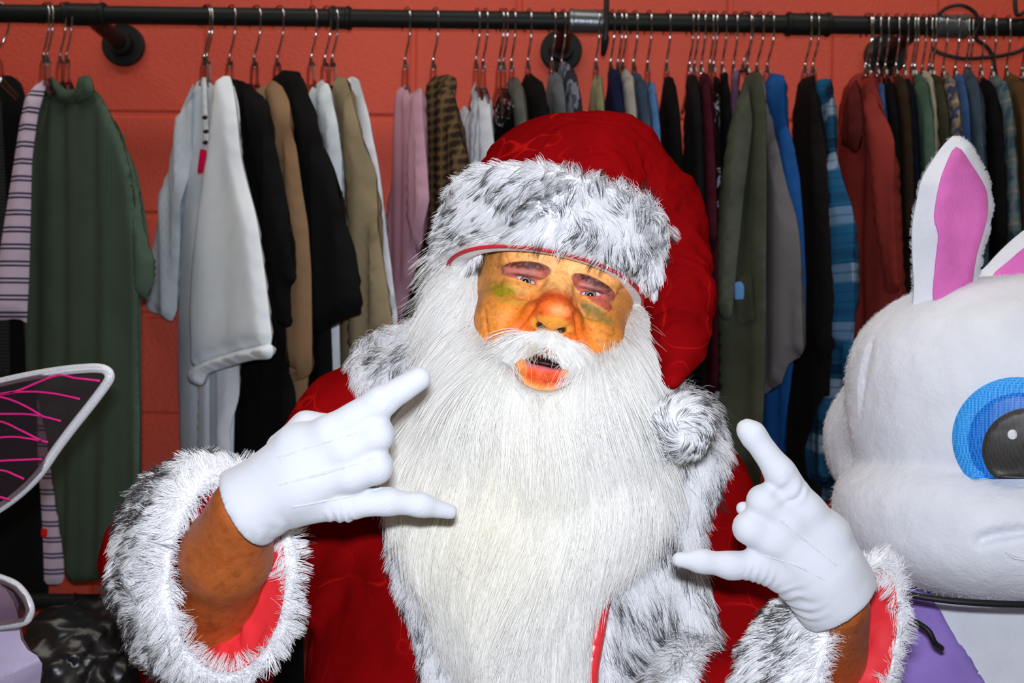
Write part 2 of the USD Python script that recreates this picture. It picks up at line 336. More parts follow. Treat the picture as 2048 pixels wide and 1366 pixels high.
# the clothes rail of black iron pipe
RAIL = P(1024, 41, RAIL_Y); RZ = float(W(RAIL)[2]); WX = lambda px, Y: float(W(P(px, 683 - 0, Y))[0])
def xw(px, Y=RAIL_Y):
    """World x of the point at pixel px on the rail's height."""
    return (px - 1024) / FPX * Y - 0.0136 * 0.54
def pipe(x0, x1, r, y=RAIL_Y, z=None, n=20):
    z = RZ if z is None else z; e = 0.0025
    prof = [(x0, r - e), (x0 + e, r), (x1 - e, r), (x1, r - e)]
    return tube([(a, y, z) for a, _ in prof], [b for _, b in prof], n)
rail = thing('clothes_rail', 'black iron pipe clothes rail fixed to the red wall, carrying the row of hangers', 'clothes rail')
obj('pipe', pipe(-1.6, 1.6, 0.0150), 'black_iron', rail, 30, world=True)
for a, b, m, r in ((132, 212, 'black_iron', 0.0185), (662, 702, 'black_iron', 0.0182), (1138, 1212, 'grey_iron', 0.0196), (1572, 1660, 'black_iron', 0.0182), (1868, 1932, 'grey_iron', 0.0192)):
    obj('coupling', join(pipe(xw(a), xw(b), r), pipe(xw(a) - 0.001, xw(a) + 0.009, r + 0.0018), pipe(xw(b) - 0.009, xw(b) + 0.001, r + 0.0018)), m, rail, 30, world=True, label='grey metal pipe coupling' if m == 'grey_iron' else None)
for px in (250, 1122, 1768):
    x = (px - 1024) / FPX * WALL_Y - 0.0136 * 0.54
    fz = RZ - 0.006
    obj('flange', join(tube([(x, WALL_Y - 0.002, fz), (x, WALL_Y - 0.012, fz), (x, WALL_Y - 0.014, fz)], [0.0385, 0.0385, 0.036], 28), tube([(x, WALL_Y - 0.012, fz), (x, WALL_Y - 0.030, fz)], [0.023, 0.021], 20)), 'black_iron', rail, 30, world=True)
    obj('bracket', tube([(x, WALL_Y - 0.02, fz), (x, RAIL_Y + 0.01, RZ)], 0.014, 16), 'black_iron', rail, 30, world=True)

low = thing('floor_rail', 'black low pipe rail near the foot of the wall, below the hanging clothes', 'rail')
LZ = float(W(P(150, 1203, 1.70))[2])
obj('pipe', pipe(-1.6, 0.9, 0.013, 1.70, LZ), 'black_iron', low, 30, world=True)
for x in (-1.5, -0.62, 0.8):
    obj('post', tube([(x, 1.70, 0), (x, 1.70, LZ + 0.012)], 0.013, 14), 'black_iron', low, 30, world=True)
cab = [P(1876, 30, 1.66), P(1895, 15, 1.655), P(1925, 11, 1.65), P(1950, 26, 1.655), P(1957, 48, 1.66), P(1950, 75, 1.67), P(1975, 95, 1.675), P(1986, 118, 1.68), P(1992, 150, 1.69), P(2004, 165, 1.70)]
cab2 = [P(1862, 96, 1.69), P(1885, 108, 1.685), P(1925, 117, 1.68), P(1960, 116, 1.68), P(2010, 110, 1.675), P(2050, 96, 1.67), P(2075, 60, 1.66), P(2060, 20, 1.66), P(2035, 30, 1.66), P(2030, -8, 1.66), P(2034, -60, 1.68)]
tag(stage.GetPrimAtPath(obj('cable', join(tube(spline(cab, 50), 0.0032), tube(spline(cab2, 60), 0.0034)), 'black_rubber')), 'loose black cable looped over the right end of the clothes rail', 'cable')
tag(stage.GetPrimAtPath(obj('cord', tube(spline([P(1214, -70, 1.65), P(1213, 20, 1.65), P(1212, 60, 1.652), P(1209, 92, 1.665), P(1206, 110, 1.68)], 24), [0.0045] * 14 + list(np.linspace(0.007, 0.004, 10))), 'black_rubber')), 'thin black cord hanging over the grey coupling of the rail', 'cord')

# ------------------------------------------------------------------ cloth
def cloth(name, col, rough=0.8, bump=0.25, scale=700.0, **kw):
    plain(name, S(*col), rough, bump, scale, var=kw.pop('var', 0.12), vscale=9.0, spec=0.15, **kw); return name

def pattern(name, base, bands, bump=0.25, mottle=None):
    """Stripes or checks from the sheet's own uv in metres. bands: (axis, period, start, end, colour, mix) in fractions of the period."""
    nodes = {'uv': ('uvmap', {'attribute': 'st'}), 'x': ('separate_xyz', {}), 'b0': ('mix', {'mix_type': 'mix', 'fac': 0.0, 'color1': S(*base), 'color2': S(*base)}), 'p': ('principled_bsdf', {'roughness': 0.8, 'specular_ior_level': 0.15}),
             'w': ('noise_texture', {'scale': 14.0, 'detail': 2.0}), 't': ('texture_coordinate', {}), 'n2': ('noise_texture', {'scale': 700.0}), 'bp': ('bump', {'strength': bump, 'distance': 0.002})}
    links = [('uv.UV', 'x.vector'), ('t.object', 'n2.vector'), ('n2.fac', 'bp.height'), ('bp.normal', 'p.normal'), ('t.object', 'w.vector')]; last = 'b0'
    for i, (ax, per, a, b, col, amt) in enumerate(bands):
        nodes.update({f'd{i}': ('math', {'math_type': 'multiply', 'value2': 1.0 / per}), f'f{i}': ('math', {'math_type': 'fraction'}), f'g{i}': ('math', {'math_type': 'greater_than', 'value2': a}), f'l{i}': ('math', {'math_type': 'less_than', 'value2': b}),
                      f'o{i}': ('math', {'math_type': 'add', 'value2': 100.0}), f'm{i}': ('math', {'math_type': 'multiply'}), f'k{i}': ('math', {'math_type': 'multiply', 'value2': amt}), f'x{i}': ('mix', {'mix_type': 'mix', 'color2': S(*col)})})
        links += [('x.' + ax, f'd{i}.value1'), (f'd{i}.value', f'o{i}.value1'), (f'o{i}.value', f'f{i}.value1'), (f'f{i}.value', f'g{i}.value1'), (f'f{i}.value', f'l{i}.value1'), (f'g{i}.value', f'm{i}.value1'), (f'l{i}.value', f'm{i}.value2'),
                  (f'm{i}.value', f'k{i}.value1'), (f'k{i}.value', f'x{i}.fac'), (last + '.color', f'x{i}.color1')]; last = f'x{i}'
    if mottle:
        nodes.update({'mn': ('noise_texture', {'scale': mottle[0], 'detail': 2.0}), 'mr': ('rgb_ramp', {'ramp': [(0.0, S(*mottle[1][0]))] + [(0.36 + 0.08 * i, S(*c)) for i, c in enumerate(mottle[1])], 'interpolate': False}), 'mx': ('mix', {'mix_type': 'mix', 'fac': mottle[2]})})
        links += [('t.object', 'mn.vector'), ('mn.fac', 'mr.fac'), (last + '.color', 'mx.color1'), ('mr.color', 'mx.color2')]; last = 'mx'
    links.append((last + '.color', 'p.base_color')); mat(name, nodes, links); return name

def folds(seed, amp=0.006, freq=28.0, tilt=0.25):
    """Hanging folds: ridges that run down the cloth and wander a little."""
    def f(u, v):
        p = np.stack([u * 3 + seed * 7.7, v * 1.6, np.full(len(u), seed * 3.1)], 1); n = meshkit.fbm(p, 3, seed)
        w = u + tilt * (n - 0.5) * 0.12
        return amp * (np.sin(w * freq * 2 * np.pi * 0.55 + seed) * 0.6 + np.sin(w * freq * 2 * np.pi + seed * 2.3) * 0.4 * (n * 1.4)) + amp * 2.2 * (n - 0.5)
    return f

def ribs(period=0.008, amp=0.0012, base=None):
    def f(u, v):
        return (base(u, v) if base else 0) + amp * np.sin(u / period * 2 * np.pi)
    return f

# one hanger; the others are copies of it
def hanger_parts(path):
    hk = [(-0.020, 0, -0.010), (-0.021, 0, 0.004), (-0.016, 0, 0.016), (-0.004, 0, 0.0215), (0.010, 0, 0.020), (0.0195, 0, 0.010), (0.0215, 0, -0.006), (0.0205, 0, -0.024), (0.013, 0, -0.042), (0.004, 0, -0.055), (0.0, 0, -0.068), (0, 0, -0.082)]
    obj('hook', tube(spline(hk, 44), 0.00165, 8), 'chrome', path, world=True)
    obj('collar', tube([(0, 0, -0.066), (0, 0, -0.074), (0, 0, -0.076)], [0.0028, 0.0034, 0.0028], 10), 'chrome', path, 30, world=True)
    g = Polygon([(-0.009, -0.074), (0.009, -0.074), (0.0125, -0.082), (0.0145, -0.108), (0.040, -0.136), (0.036, -0.143), (0.010, -0.118), (-0.010, -0.118), (-0.036, -0.143), (-0.040, -0.136), (-0.0145, -0.108), (-0.0125, -0.082)])
    hole = Polygon([(-0.0075, -0.080), (0.0075, -0.080), (0.0095, -0.105), (0.006, -0.112), (-0.006, -0.112), (-0.0095, -0.105)])
    m = trimesh.creation.extrude_polygon(g.difference(hole), 0.0034, engine='earcut'); v = np.array(m.vertices)
    obj('frame', (np.stack([v[:, 0], 0.0017 - v[:, 2], v[:, 1]], 1), m.faces), 'clear_plastic', path, False, world=True)

HANGER = []
rh = random.Random(11)
def hanger(px, slab, what, drop=0.0):
    """A hanger on the rail at pixel px, turned along the garment's plane."""
    d = W(np.array([[slab.d[0], slab.d[1], 0], [0, 0, 0]])); d = d[0] - d[1]; yaw = math.degrees(math.atan2(d[1], d[0]))
    at = (xw(px), RAIL_Y, RZ - 0.0032); label = f'clear hanger holding {what}'
    p = thing('hanger', label, 'hanger', 'clear plastic hangers along the rail', at)
    x = UsdGeom.Xformable(stage.GetPrimAtPath(p)); x.AddRotateZOp().Set(yaw); x.AddRotateYOp().Set(rh.uniform(-2, 2))
    if not HANGER: hanger_parts(p); HANGER.append(p)
    else:
        x.GetPrim().GetReferences().AddInternalReference(HANGER[0]); x.GetPrim().SetInstanceable(True)

SHIRT = {}
def garment(name, label, cat, px, slope, pieces, what, hang=True, group='clothes hanging on the rail', Y=RAIL_Y):
    """pieces: (part name, outline in pixels, material, options). The garment's plane passes through the rail at px."""
    sl = Slab(px, Y, 60, slope * 60); path = thing(name, label, cat, group, W(P(px, 60, Y)))
    for i, (part, poly, m, o) in enumerate(pieces):
        o = dict(o); lab = o.pop('label', None); o.setdefault('fold', folds(len(label) + i * 3 + int(px) % 17)); pl = o.pop('slab', sl)
        mesh, uv = pillow(poly, pl, **o); obj(part, mesh, m, path, uv=uv, label=lab)
    if hang: hanger(px, sl, what)
    return path

def narrow(px, top, wl, wr, hem, lean=1.0, sh=70):
    """Outline of a garment seen nearly edge-on: near shoulder to the right, far one to the left."""
    c = px + 2
    return [(c - 7, top + 2), (c + 2, top - 2), (c + 10, top + 3), (c + wr * 0.55, top + 18), (c + wr * 0.8, top + sh), (c + wr * 0.95, top + 170), (c + wr * 1.08, top + 330), (c + wr * 1.12, hem - 40), (c + wr * 1.05, hem),
            (c, hem + 8), (c - wl * 1.0, hem - 6), (c - wl * 1.05, top + 330), (c - wl * 0.95, top + 170), (c - wl * 0.75, top + sh), (c - wl * 0.45, top + 20)]
# ------------------------------------------------------------------ the clothes, from left to right along the rail
cloth('black_cloth', (9, 9, 10), var=0.2); cloth('green_knit', (70, 88, 74)); cloth('grey_blouse', (196, 206, 214)); cloth('white_shirt', (232, 240, 248)); cloth('tan_knit', (142, 112, 82)); cloth('ivory_blouse', (222, 230, 234))
cloth('khaki', (140, 126, 98), var=0.2); cloth('white_cotton', (226, 230, 236)); cloth('pink_cotton', (196, 152, 168)); cloth('pink_tag', (225, 20, 80), rough=0.5); cloth('red_tag', (215, 30, 25), rough=0.5)
cloth('grey_green', (98, 100, 92)); cloth('mid_grey', (104, 108, 112)); cloth('olive_tan', (150, 146, 108)); cloth('navy', (22, 28, 62)); cloth('light_grey', (166, 160, 150)); cloth('slate_blue', (60, 76, 98)); cloth('sky_blue', (92, 140, 190))
cloth('teal_green', (34, 78, 62)); cloth('maroon', (66, 14, 30)); cloth('olive_nylon', (62, 66, 52), rough=0.42, var=0.25); cloth('grey_jersey', (98, 96, 98)); cloth('royal_blue', (22, 74, 134)); cloth('brown_black', (16, 13, 11)); cloth('rust', (128, 44, 38), var=0.22)
cloth('dark_brown', (52, 38, 24)); cloth('midnight', (16, 22, 34)); cloth('sage', (74, 100, 84)); cloth('beige', (176, 164, 142)); cloth('olive_dark', (58, 58, 40)); cloth('denim', (62, 92, 140)); cloth('slate', (64, 80, 96)); cloth('dark_slate', (46, 56, 66)); cloth('brown', (96, 70, 40)); cloth('wine', (84, 26, 24), var=0.25)
cloth('charcoal', (20, 21, 22)); cloth('lilac', (130, 96, 130))
pattern('striped_knit', (198, 178, 196), [('y', 0.0286, 0.40, 0.52, (24, 36, 62), 1.0), ('y', 0.0286, 0.64, 0.76, (24, 40, 70), 1.0)])
pattern('brown_plaid', (84, 64, 42), [('y', 0.015, 0.0, 0.45, (28, 22, 18), 0.8), ('x', 0.030, 0.0, 0.45, (26, 20, 16), 0.7), ('y', 0.015, 0.62, 0.80, (112, 90, 58), 0.5), ('x', 0.030, 0.62, 0.80, (112, 90, 58), 0.5)])
pattern('white_stripe', (216, 220, 226), [('x', 0.010, 0.0, 0.22, (120, 130, 150), 0.8)])
pattern('blue_plaid', (26, 74, 104), [('y', 0.090, 0.0, 0.34, (150, 170, 190), 0.7), ('y', 0.090, 0.42, 0.60, (12, 30, 48), 0.8), ('x', 0.110, 0.0, 0.45, (20, 84, 124), 0.6), ('x', 0.110, 0.55, 0.72, (10, 24, 38), 0.75), ('y', 0.015, 0.0, 0.2, (12, 56, 92), 0.5)], mottle=None)
pattern('grey_camo', (92, 98, 110), [], mottle=(26.0, [(44, 48, 58), (120, 126, 138), (70, 78, 92), (38, 44, 60), (140, 144, 150)], 1.0))
pattern('black_white_print', (24, 18, 18), [], mottle=(34.0, [(20, 14, 14), (24, 18, 18), (180, 180, 190), (40, 30, 28), (150, 140, 140)], 1.0))
pattern('beige_camo', (120, 108, 88), [], mottle=(26.0, [(84, 70, 50), (140, 128, 108), (60, 66, 96), (120, 104, 80), (158, 146, 122)], 1.0))
pattern('green_plaid', (84, 110, 112), [('y', 0.05, 0.0, 0.4, (50, 70, 92), 0.7), ('x', 0.02, 0.0, 0.4, (120, 124, 120), 0.5), ('y', 0.05, 0.6, 0.7, (150, 130, 110), 0.7)])
pattern('dark_rib', (40, 42, 40), [('y', 0.006, 0.0, 0.4, (16, 17, 17), 0.9)])
mat('sequin', {'t': ('texture_coordinate', {}), 'v': ('voronoi_texture', {'scale': 260.0}), 'r': ('rgb_ramp', {'ramp': [(0.0, (0.02, 0.02, 0.02)), (0.55, (0.06, 0.07, 0.08)), (0.75, (0.7, 0.72, 0.75))], 'interpolate': False}), 'p': ('principled_bsdf', {'roughness': 0.22, 'metallic': 0.7})},
    [('t.object', 'v.vector'), ('v.color', 'r.fac'), ('r.color', 'p.base_color')])

A, B = 0.0014, 0.0026
# far left: dark garments, half out of the frame
garment('jacket', 'black jacket hanging at the far left end of the rail', 'jacket', -8, 0.0, [
    ('body', [(-150, 190), (-60, 158), (-20, 150), (28, 152), (46, 170), (62, 230), (78, 420), (92, 650), (100, 900), (100, 1195), (-60, 1200), (-140, 1150), (-160, 600)], 'black_cloth', {'slab': Slab(0, 1.815, 60, 0.0), 'fold': folds(4, 0.003, 12)}),
    ('sleeve', [(-60, 210), (-20, 180), (4, 200), (12, 360), (18, 560), (20, 760), (-30, 770), (-70, 560)], 'dark_rib', {'slab': Slab(0, 1.745, 60, 0.0), 'fold': folds(6, 0.004, 16), 'label': 'dark grey ribbed sleeve'})], 'the black jacket at the far left')
garment('sweater', 'lavender-white sweater with paired navy stripes, left of the green turtleneck', 'sweater', 88, A, [
    ('body', [(74, 240), (80, 180), (92, 156), (105, 158), (125, 220), (140, 420), (140, 700), (132, 880), (126, 1020), (127, 1165), (108, 1172), (90, 1168), (86, 1040), (76, 900), (74, 700), (74, 460)], 'striped_knit', {'slab': Slab(90, 1.788, 60, 0.004), 'fold': folds(9, 0.003, 18)}),
    ('sleeve', [(98, 156), (72, 172), (50, 195), (38, 250), (26, 330), (12, 430), (-2, 530), (-16, 640), (12, 640), (34, 636), (53, 646), (58, 560), (62, 450), (66, 320), (78, 230)], 'striped_knit', {'slab': Slab(98, 1.68, 60, 0.0), 'thick': 0.012, 'fold': folds(7, 0.004, 16)}),
    ('tag', [(83, 1056), (95, 1058), (94, 1076), (82, 1074)], 'red_tag', {'slab': Slab(90, 1.772, 60, 0.004), 'thick': 0.001, 'fold': None, 'step': 0.006, 'edge': 0.002})], 'the striped sweater')
garment('turtleneck', 'long sage green ribbed turtleneck sweater with a folded collar', 'sweater', 122, A, [
    ('body', [(76, 190), (84, 172), (100, 160), (125, 178), (150, 178), (172, 168), (190, 185), (216, 212), (240, 280), (258, 350), (268, 450), (276, 600), (277, 760), (280, 900), (284, 1040), (282, 1076), (214, 1094), (206, 1148), (190, 1160), (154, 1164), (132, 1152), (124, 1090), (110, 960), (96, 860), (58, 750), (54, 640), (58, 480), (62, 330)], 'green_knit', {'fold': ribs(0.0105, 0.0011, folds(4, 0.0045, 16)), 'step': 0.0052}),
    ('collar', [(78, 186), (92, 160), (104, 152), (122, 172), (140, 182), (158, 172), (164, 152), (178, 150), (184, 168), (186, 190), (160, 206), (120, 206)], 'green_knit', {'off': 0.010, 'thick': 0.007, 'edge': 0.010, 'step': 0.007, 'fold': folds(9, 0.002)}),
    ('sleeve', [(228, 240), (252, 290), (276, 380), (292, 460), (304, 524), (302, 566), (296, 594), (280, 600), (268, 560), (254, 440), (240, 340)], 'green_knit', {'off': -0.012, 'thick': 0.013, 'fold': ribs(0.0105, 0.001, folds(6, 0.004)), 'step': 0.006})], 'the sage green turtleneck')
hanger(96, Slab(96, RAIL_Y, 60, A * 60), 'nothing, pressed against the green turtleneck')
hanger(134, Slab(134, RAIL_Y, 60, A * 60), 'the right shoulder of the green turtleneck')

# the group beside the bare stretch of wall
garment('blouse', 'pale grey blouse with an open placket and pink price tag', 'shirt', 409, A, [
    ('body', [(376, 230), (392, 168), (402, 152), (412, 152), (426, 172), (438, 168), (446, 152), (456, 158), (470, 260), (478, 420), (474, 600), (466, 760), (462, 900), (462, 952), (420, 958), (368, 950), (358, 900), (352, 760), (352, 620), (356, 480), (362, 340)], 'grey_blouse', {'fold': folds(5, 0.005, 18)}),
    ('sleeve', [(392, 168), (380, 200), (366, 236), (356, 286), (338, 356), (320, 430), (308, 510), (298, 580), (300, 618), (322, 632), (344, 642), (352, 610), (356, 560), (364, 460), (374, 380), (388, 280)], 'grey_blouse', {'off': 0.008, 'thick': 0.011, 'fold': folds(7, 0.006, 26)}),
    ('placket', [(404, 154), (412, 156), (416, 220), (420, 280), (420, 338), (410, 338), (406, 280), (402, 210)], 'white_shirt', {'off': 0.0095, 'thick': 0.004, 'edge': 0.005, 'step': 0.006, 'fold': folds(3, 0.002)}),
    ('tag', [(400, 298), (414, 300), (408, 346), (394, 347)], 'pink_tag', {'off': 0.034, 'thick': 0.001, 'fold': None, 'step': 0.006, 'edge': 0.002, 'label': 'hot pink price tag'})] +
    [('button', [(406 + i, y), (412 + i, y - 2), (415 + i, y + 3), (411 + i, y + 8), (405 + i, y + 6)], 'dark_brown', {'off': 0.018, 'thick': 0.003, 'fold': None, 'step': 0.003, 'edge': 0.002}) for i, y in ((0, 232), (2, 260), (1, 282))], 'the pale grey blouse')
garment('shirt', 'bright white shirt with a wide cuffed sleeve', 'shirt', 414, A, [
    ('body', [(432, 200), (440, 168), (452, 152), (466, 166), (480, 260), (490, 420), (490, 640), (478, 760), (462, 860), (464, 940), (420, 950), (396, 940), (398, 780), (402, 560), (414, 360)], 'white_cotton', {'off': 0.004}),
    ('sleeve', [(434, 170), (448, 152), (458, 158), (470, 226), (480, 310), (496, 372), (512, 430), (524, 500), (534, 570), (541, 630), (544, 690), (500, 698), (444, 712), (392, 736), (388, 690), (386, 620), (390, 540), (400, 460), (412, 380), (424, 290)], 'white_shirt', {'off': 0.036, 'thick': 0.014, 'edge': 0.03, 'fold': folds(12, 0.0035, 9), 'step': 0.011, 'curve': 120}),
    ('cuff', [(391, 734), (444, 710), (500, 696), (544, 688), (544, 716), (508, 720), (452, 734), (418, 748), (408, 768), (394, 770), (386, 758)], 'white_shirt', {'off': 0.0405, 'thick': 0.014, 'edge': 0.016, 'fold': folds(12, 0.0035, 9), 'step': 0.007, 'curve': 80})], 'the bright white shirt')
garment('shirt', 'black shirt hanging behind the bright white shirt', 'shirt', 460, A, [
    ('body', [(444, 190), (454, 166), (470, 158), (496, 166), (526, 196), (540, 300), (552, 440), (562, 620), (590, 780), (604, 1380), (500, 1390), (470, 950), (456, 780), (452, 500), (440, 300)], 'black_cloth', {'off': 0.0}),
    ('sleeve', [(480, 164), (502, 168), (532, 206), (550, 280), (562, 350), (574, 430), (588, 500), (596, 562), (574, 574), (577, 640), (575, 656), (560, 652), (546, 560), (526, 420), (504, 280)], 'black_cloth', {'off': 0.012, 'thick': 0.012})], 'the black shirt next to the white one')
garment('cardigan', 'tan brown cardigan hanging between two black shirts', 'cardigan', 510, A, [
    ('body', [(506, 196), (520, 172), (536, 170), (560, 200), (584, 280), (602, 420), (612, 560), (616, 700), (610, 760), (606, 900), (552, 900), (546, 520), (530, 400), (512, 280)], 'tan_knit', {}),
    ('sleeve', [(532, 166), (548, 160), (564, 170), (578, 222), (594, 290), (604, 370), (612, 450), (618, 560), (621, 660), (623, 738), (608, 756), (585, 764), (580, 752), (598, 740), (574, 728), (566, 792), (560, 770), (556, 652), (574, 640), (572, 560), (566, 430), (556, 320), (546, 240)], 'tan_knit', {'off': 0.013, 'thick': 0.010}),
    ('neck_opening', [(538, 196), (546, 220), (560, 262), (566, 320), (560, 336), (552, 290), (540, 240)], 'black_cloth', {'off': 0.0135, 'thick': 0.010, 'edge': 0.01, 'step': 0.008, 'label': 'dark opening of the neckline'}),  # black sheet standing in for the dark inside of the neckline
    ('tag', [(566, 416), (573, 418), (582, 460), (575, 466)], 'pink_tag', {'off': 0.034, 'thick': 0.001, 'fold': None, 'step': 0.006, 'edge': 0.002, 'label': 'hot pink price tag'})], 'the tan cardigan')
garment('sweater', 'black sweater with a wide sleeve beside the tan cardigan', 'sweater', 556, A, [
    ('body', [(540, 170), (550, 148), (566, 140), (592, 142), (610, 160), (622, 240), (640, 400), (652, 560), (658, 640), (664, 900), (600, 900), (612, 560), (598, 420), (572, 280), (546, 210)], 'black_cloth', {}),
    ('sleeve', [(590, 142), (610, 158), (624, 206), (646, 280), (668, 344), (690, 420), (706, 500), (716, 570), (721, 626), (690, 636), (666, 650), (646, 662), (623, 680), (620, 560), (612, 420), (602, 280)], 'black_cloth', {'off': 0.016, 'thick': 0.013})], 'the black sweater with the wide sleeve')
garment('blouse', 'ivory blouse hanging between the black sweater and khaki jacket', 'shirt', 622, A, [
    ('body', [(612, 210), (628, 172), (640, 160), (650, 160), (662, 200), (676, 260), (684, 330), (686, 480), (676, 640), (680, 900), (640, 905), (622, 900), (622, 560), (622, 380)], 'ivory_blouse', {'fold': folds(8, 0.004, 26)}),
    ('sleeve', [(640, 164), (652, 164), (664, 200), (678, 254), (685, 310), (685, 400), (676, 430), (664, 380), (650, 300), (640, 230)], 'ivory_blouse', {'off': 0.009, 'thick': 0.012, 'fold': folds(15, 0.0045, 30)})], 'the ivory blouse')
garment('jacket', 'creased khaki jacket next to the ivory blouse', 'jacket', 650, A, [
    ('body', [(650, 196), (662, 166), (678, 152), (690, 158), (704, 200), (730, 300), (748, 420), (756, 560), (758, 690), (750, 900), (690, 905), (672, 900), (668, 560), (664, 360)], 'khaki', {'fold': folds(10, 0.010, 16)}),
    ('sleeve', [(676, 154), (690, 156), (706, 190), (726, 260), (744, 340), (756, 420), (768, 500), (780, 590), (788, 660), (758, 684), (724, 712), (706, 700), (704, 580), (706, 440), (696, 300), (684, 220)], 'khaki', {'off': 0.015, 'thick': 0.014, 'fold': folds(14, 0.008, 24)})], 'the khaki jacket')
garment('shirt', 'white cotton shirt at the right end of the left group of clothes', 'shirt', 664, A, [
    ('body', [(672, 200), (690, 164), (704, 152), (716, 160), (726, 200), (744, 270), (756, 400), (764, 560), (772, 900), (700, 900), (676, 600), (680, 380)], 'white_cotton', {'off': -0.012, 'fold': folds(18, 0.0035, 24)}),
    ('sleeve', [(704, 154), (717, 162), (728, 196), (744, 246), (752, 300), (760, 370), (772, 450), (786, 550), (796, 640), (789, 662), (776, 600), (760, 480), (742, 360), (722, 260)], 'white_cotton', {'off': -0.002, 'thick': 0.010, 'fold': folds(19, 0.003, 30)})], 'the white cotton shirt')
# middle
garment('shirt', 'pale pink shirt hanging alone left of the brown plaid shirt', 'shirt', 812, 0.0022, [
    ('body', [(798, 190), (806, 170), (816, 172), (826, 190), (838, 174), (848, 180), (850, 240), (854, 330), (857, 400), (848, 470), (830, 540), (800, 644), (788, 610), (779, 520), (780, 440), (789, 340), (793, 260)], 'pink_cotton', {'fold': folds(5, 0.003, 34), 'thick': 0.012}),
    ('sleeve', [(832, 178), (845, 178), (850, 250), (857, 400), (848, 465), (834, 510), (822, 440), (822, 330), (826, 240)], 'pink_cotton', {'off': 0.010, 'thick': 0.012, 'fold': folds(6, 0.003, 34)})], 'the pale pink shirt')
garment('shirt', 'brown and black plaid flannel shirt beside the pink shirt', 'shirt', 868, 0.0020, [
    ('body', [(846, 230), (854, 180), (866, 154), (886, 148), (902, 150), (909, 158), (906, 200), (918, 250), (934, 310), (940, 380), (936, 480), (920, 560), (886, 640), (860, 700), (806, 690), (808, 630), (826, 560), (838, 480), (850, 400), (850, 300)], 'brown_plaid', {'thick': 0.014}),
    ('sleeve', [(892, 160), (906, 190), (920, 250), (936, 310), (938, 400), (926, 520), (900, 600), (880, 560), (884, 420), (888, 300)], 'brown_plaid', {'off': 0.014, 'thick': 0.014})], 'the brown plaid shirt')
garment('top', 'thin striped white top, first of the small group left of the hat', 'top', 952, 0.0024, [
    ('body', [(922, 226), (930, 210), (942, 225), (944, 180), (951, 162), (954, 180), (958, 260), (964, 420), (960, 540), (930, 560), (930, 400), (926, 290)], 'white_stripe', {})], 'the thin striped white top')
garment('top', 'white rolled top with folds next to the silver sequin top', 'top', 968, 0.0024, [
    ('body', [(948, 250), (954, 200), (964, 188), (974, 188), (980, 210), (984, 270), (992, 420), (990, 560), (950, 570), (946, 400)], 'white_cotton', {'thick': 0.014, 'fold': folds(5, 0.003, 40)})], 'the white rolled top')
garment('top', 'black top with silver sequin trim, behind the hat', 'top', 1000, 0.0024, [
    ('body', [(984, 260), (992, 210), (1002, 194), (1014, 196), (1022, 210), (1030, 330), (1040, 520), (980, 560), (984, 400)], 'black_cloth', {}),
    ('trim', [(986, 212), (998, 222), (1006, 196), (1020, 200), (1023, 212), (1016, 236), (1008, 254), (994, 250)], 'sequin', {'off': 0.012, 'thick': 0.005, 'edge': 0.006, 'step': 0.006, 'label': 'silver sequins'})], 'the sequin top')
hanger(1008, Slab(1008, RAIL_Y, 60, 0.0024 * 60), 'nothing, leaning left of the grey-green shirt')
ROW = [  # hook px, top, wl, wr, hem, material, name, category, label, what
    (1024, 154, 20, 34, 700, 'grey_green', 'shirt', 'shirt', 'grey-green shirt rising behind the left of the hat', 0),
    (1056, 148, 26, 50, 720, 'black_cloth', 'shirt', 'shirt', 'plain black shirt directly above the crown of the hat', 0),
    (1104, 144, 22, 34, 700, 'mid_grey', 'shirt', 'shirt', 'mid grey shirt hung below the middle wall flange', 0),
    (1124, 124, 24, 44, 700, 'grey_camo', 'shirt', 'shirt', 'grey camouflage shirt hung below the middle wall flange', 0),
    (1192, 150, 18, 20, 700, 'olive_tan', 'shirt', 'shirt', 'olive tan shirt, first to the right of the gap above the hat', 0),
    (1222, 138, 18, 30, 720, 'navy', 'shirt', 'shirt', 'navy blue shirt next to the olive tan one', 0),
    (1246, 138, 16, 32, 720, 'light_grey', 'shirt', 'shirt', 'light stone grey shirt between navy and slate blue shirts', 0),
    (1268, 146, 16, 40, 720, 'slate_blue', 'shirt', 'shirt', 'slate blue shirt beside the stone grey one', 0),
    (1296, 164, 14, 26, 640, 'sky_blue', 'shirt', 'shirt', 'light sky blue shirt left of the black velvet coat', 0),
    (1334, 154, 18, 30, 860, 'black_cloth', 'coat', 'coat', 'black velvet coat just right of the sky blue shirt', 0),
    (1380, 150, 14, 26, 900, 'charcoal', 'coat', 'coat', 'charcoal coat right of the narrow gap of red wall', 0),
    (1390, 166, 12, 10, 700, 'teal_green', 'top', 'top', 'narrow dark teal top beside the charcoal coat', 0),
    (1404, 146, 16, 27, 780, 'maroon', 'shirt', 'shirt', 'dark maroon shirt between teal top and printed blouse', 0),
    (1428, 154, 10, 13, 820, 'black_white_print', 'blouse', 'shirt', 'black blouse with white printed spots down its edge', 0),
    (1446, 146, 14, 17, 860, 'black_cloth', 'shirt', 'shirt', 'black shirt left of the olive jacket', 0),
    (1468, 140, 12, 10, 700, 'lilac', 'blouse', 'shirt', 'muted lilac blouse showing above the olive jacket', 0),
]
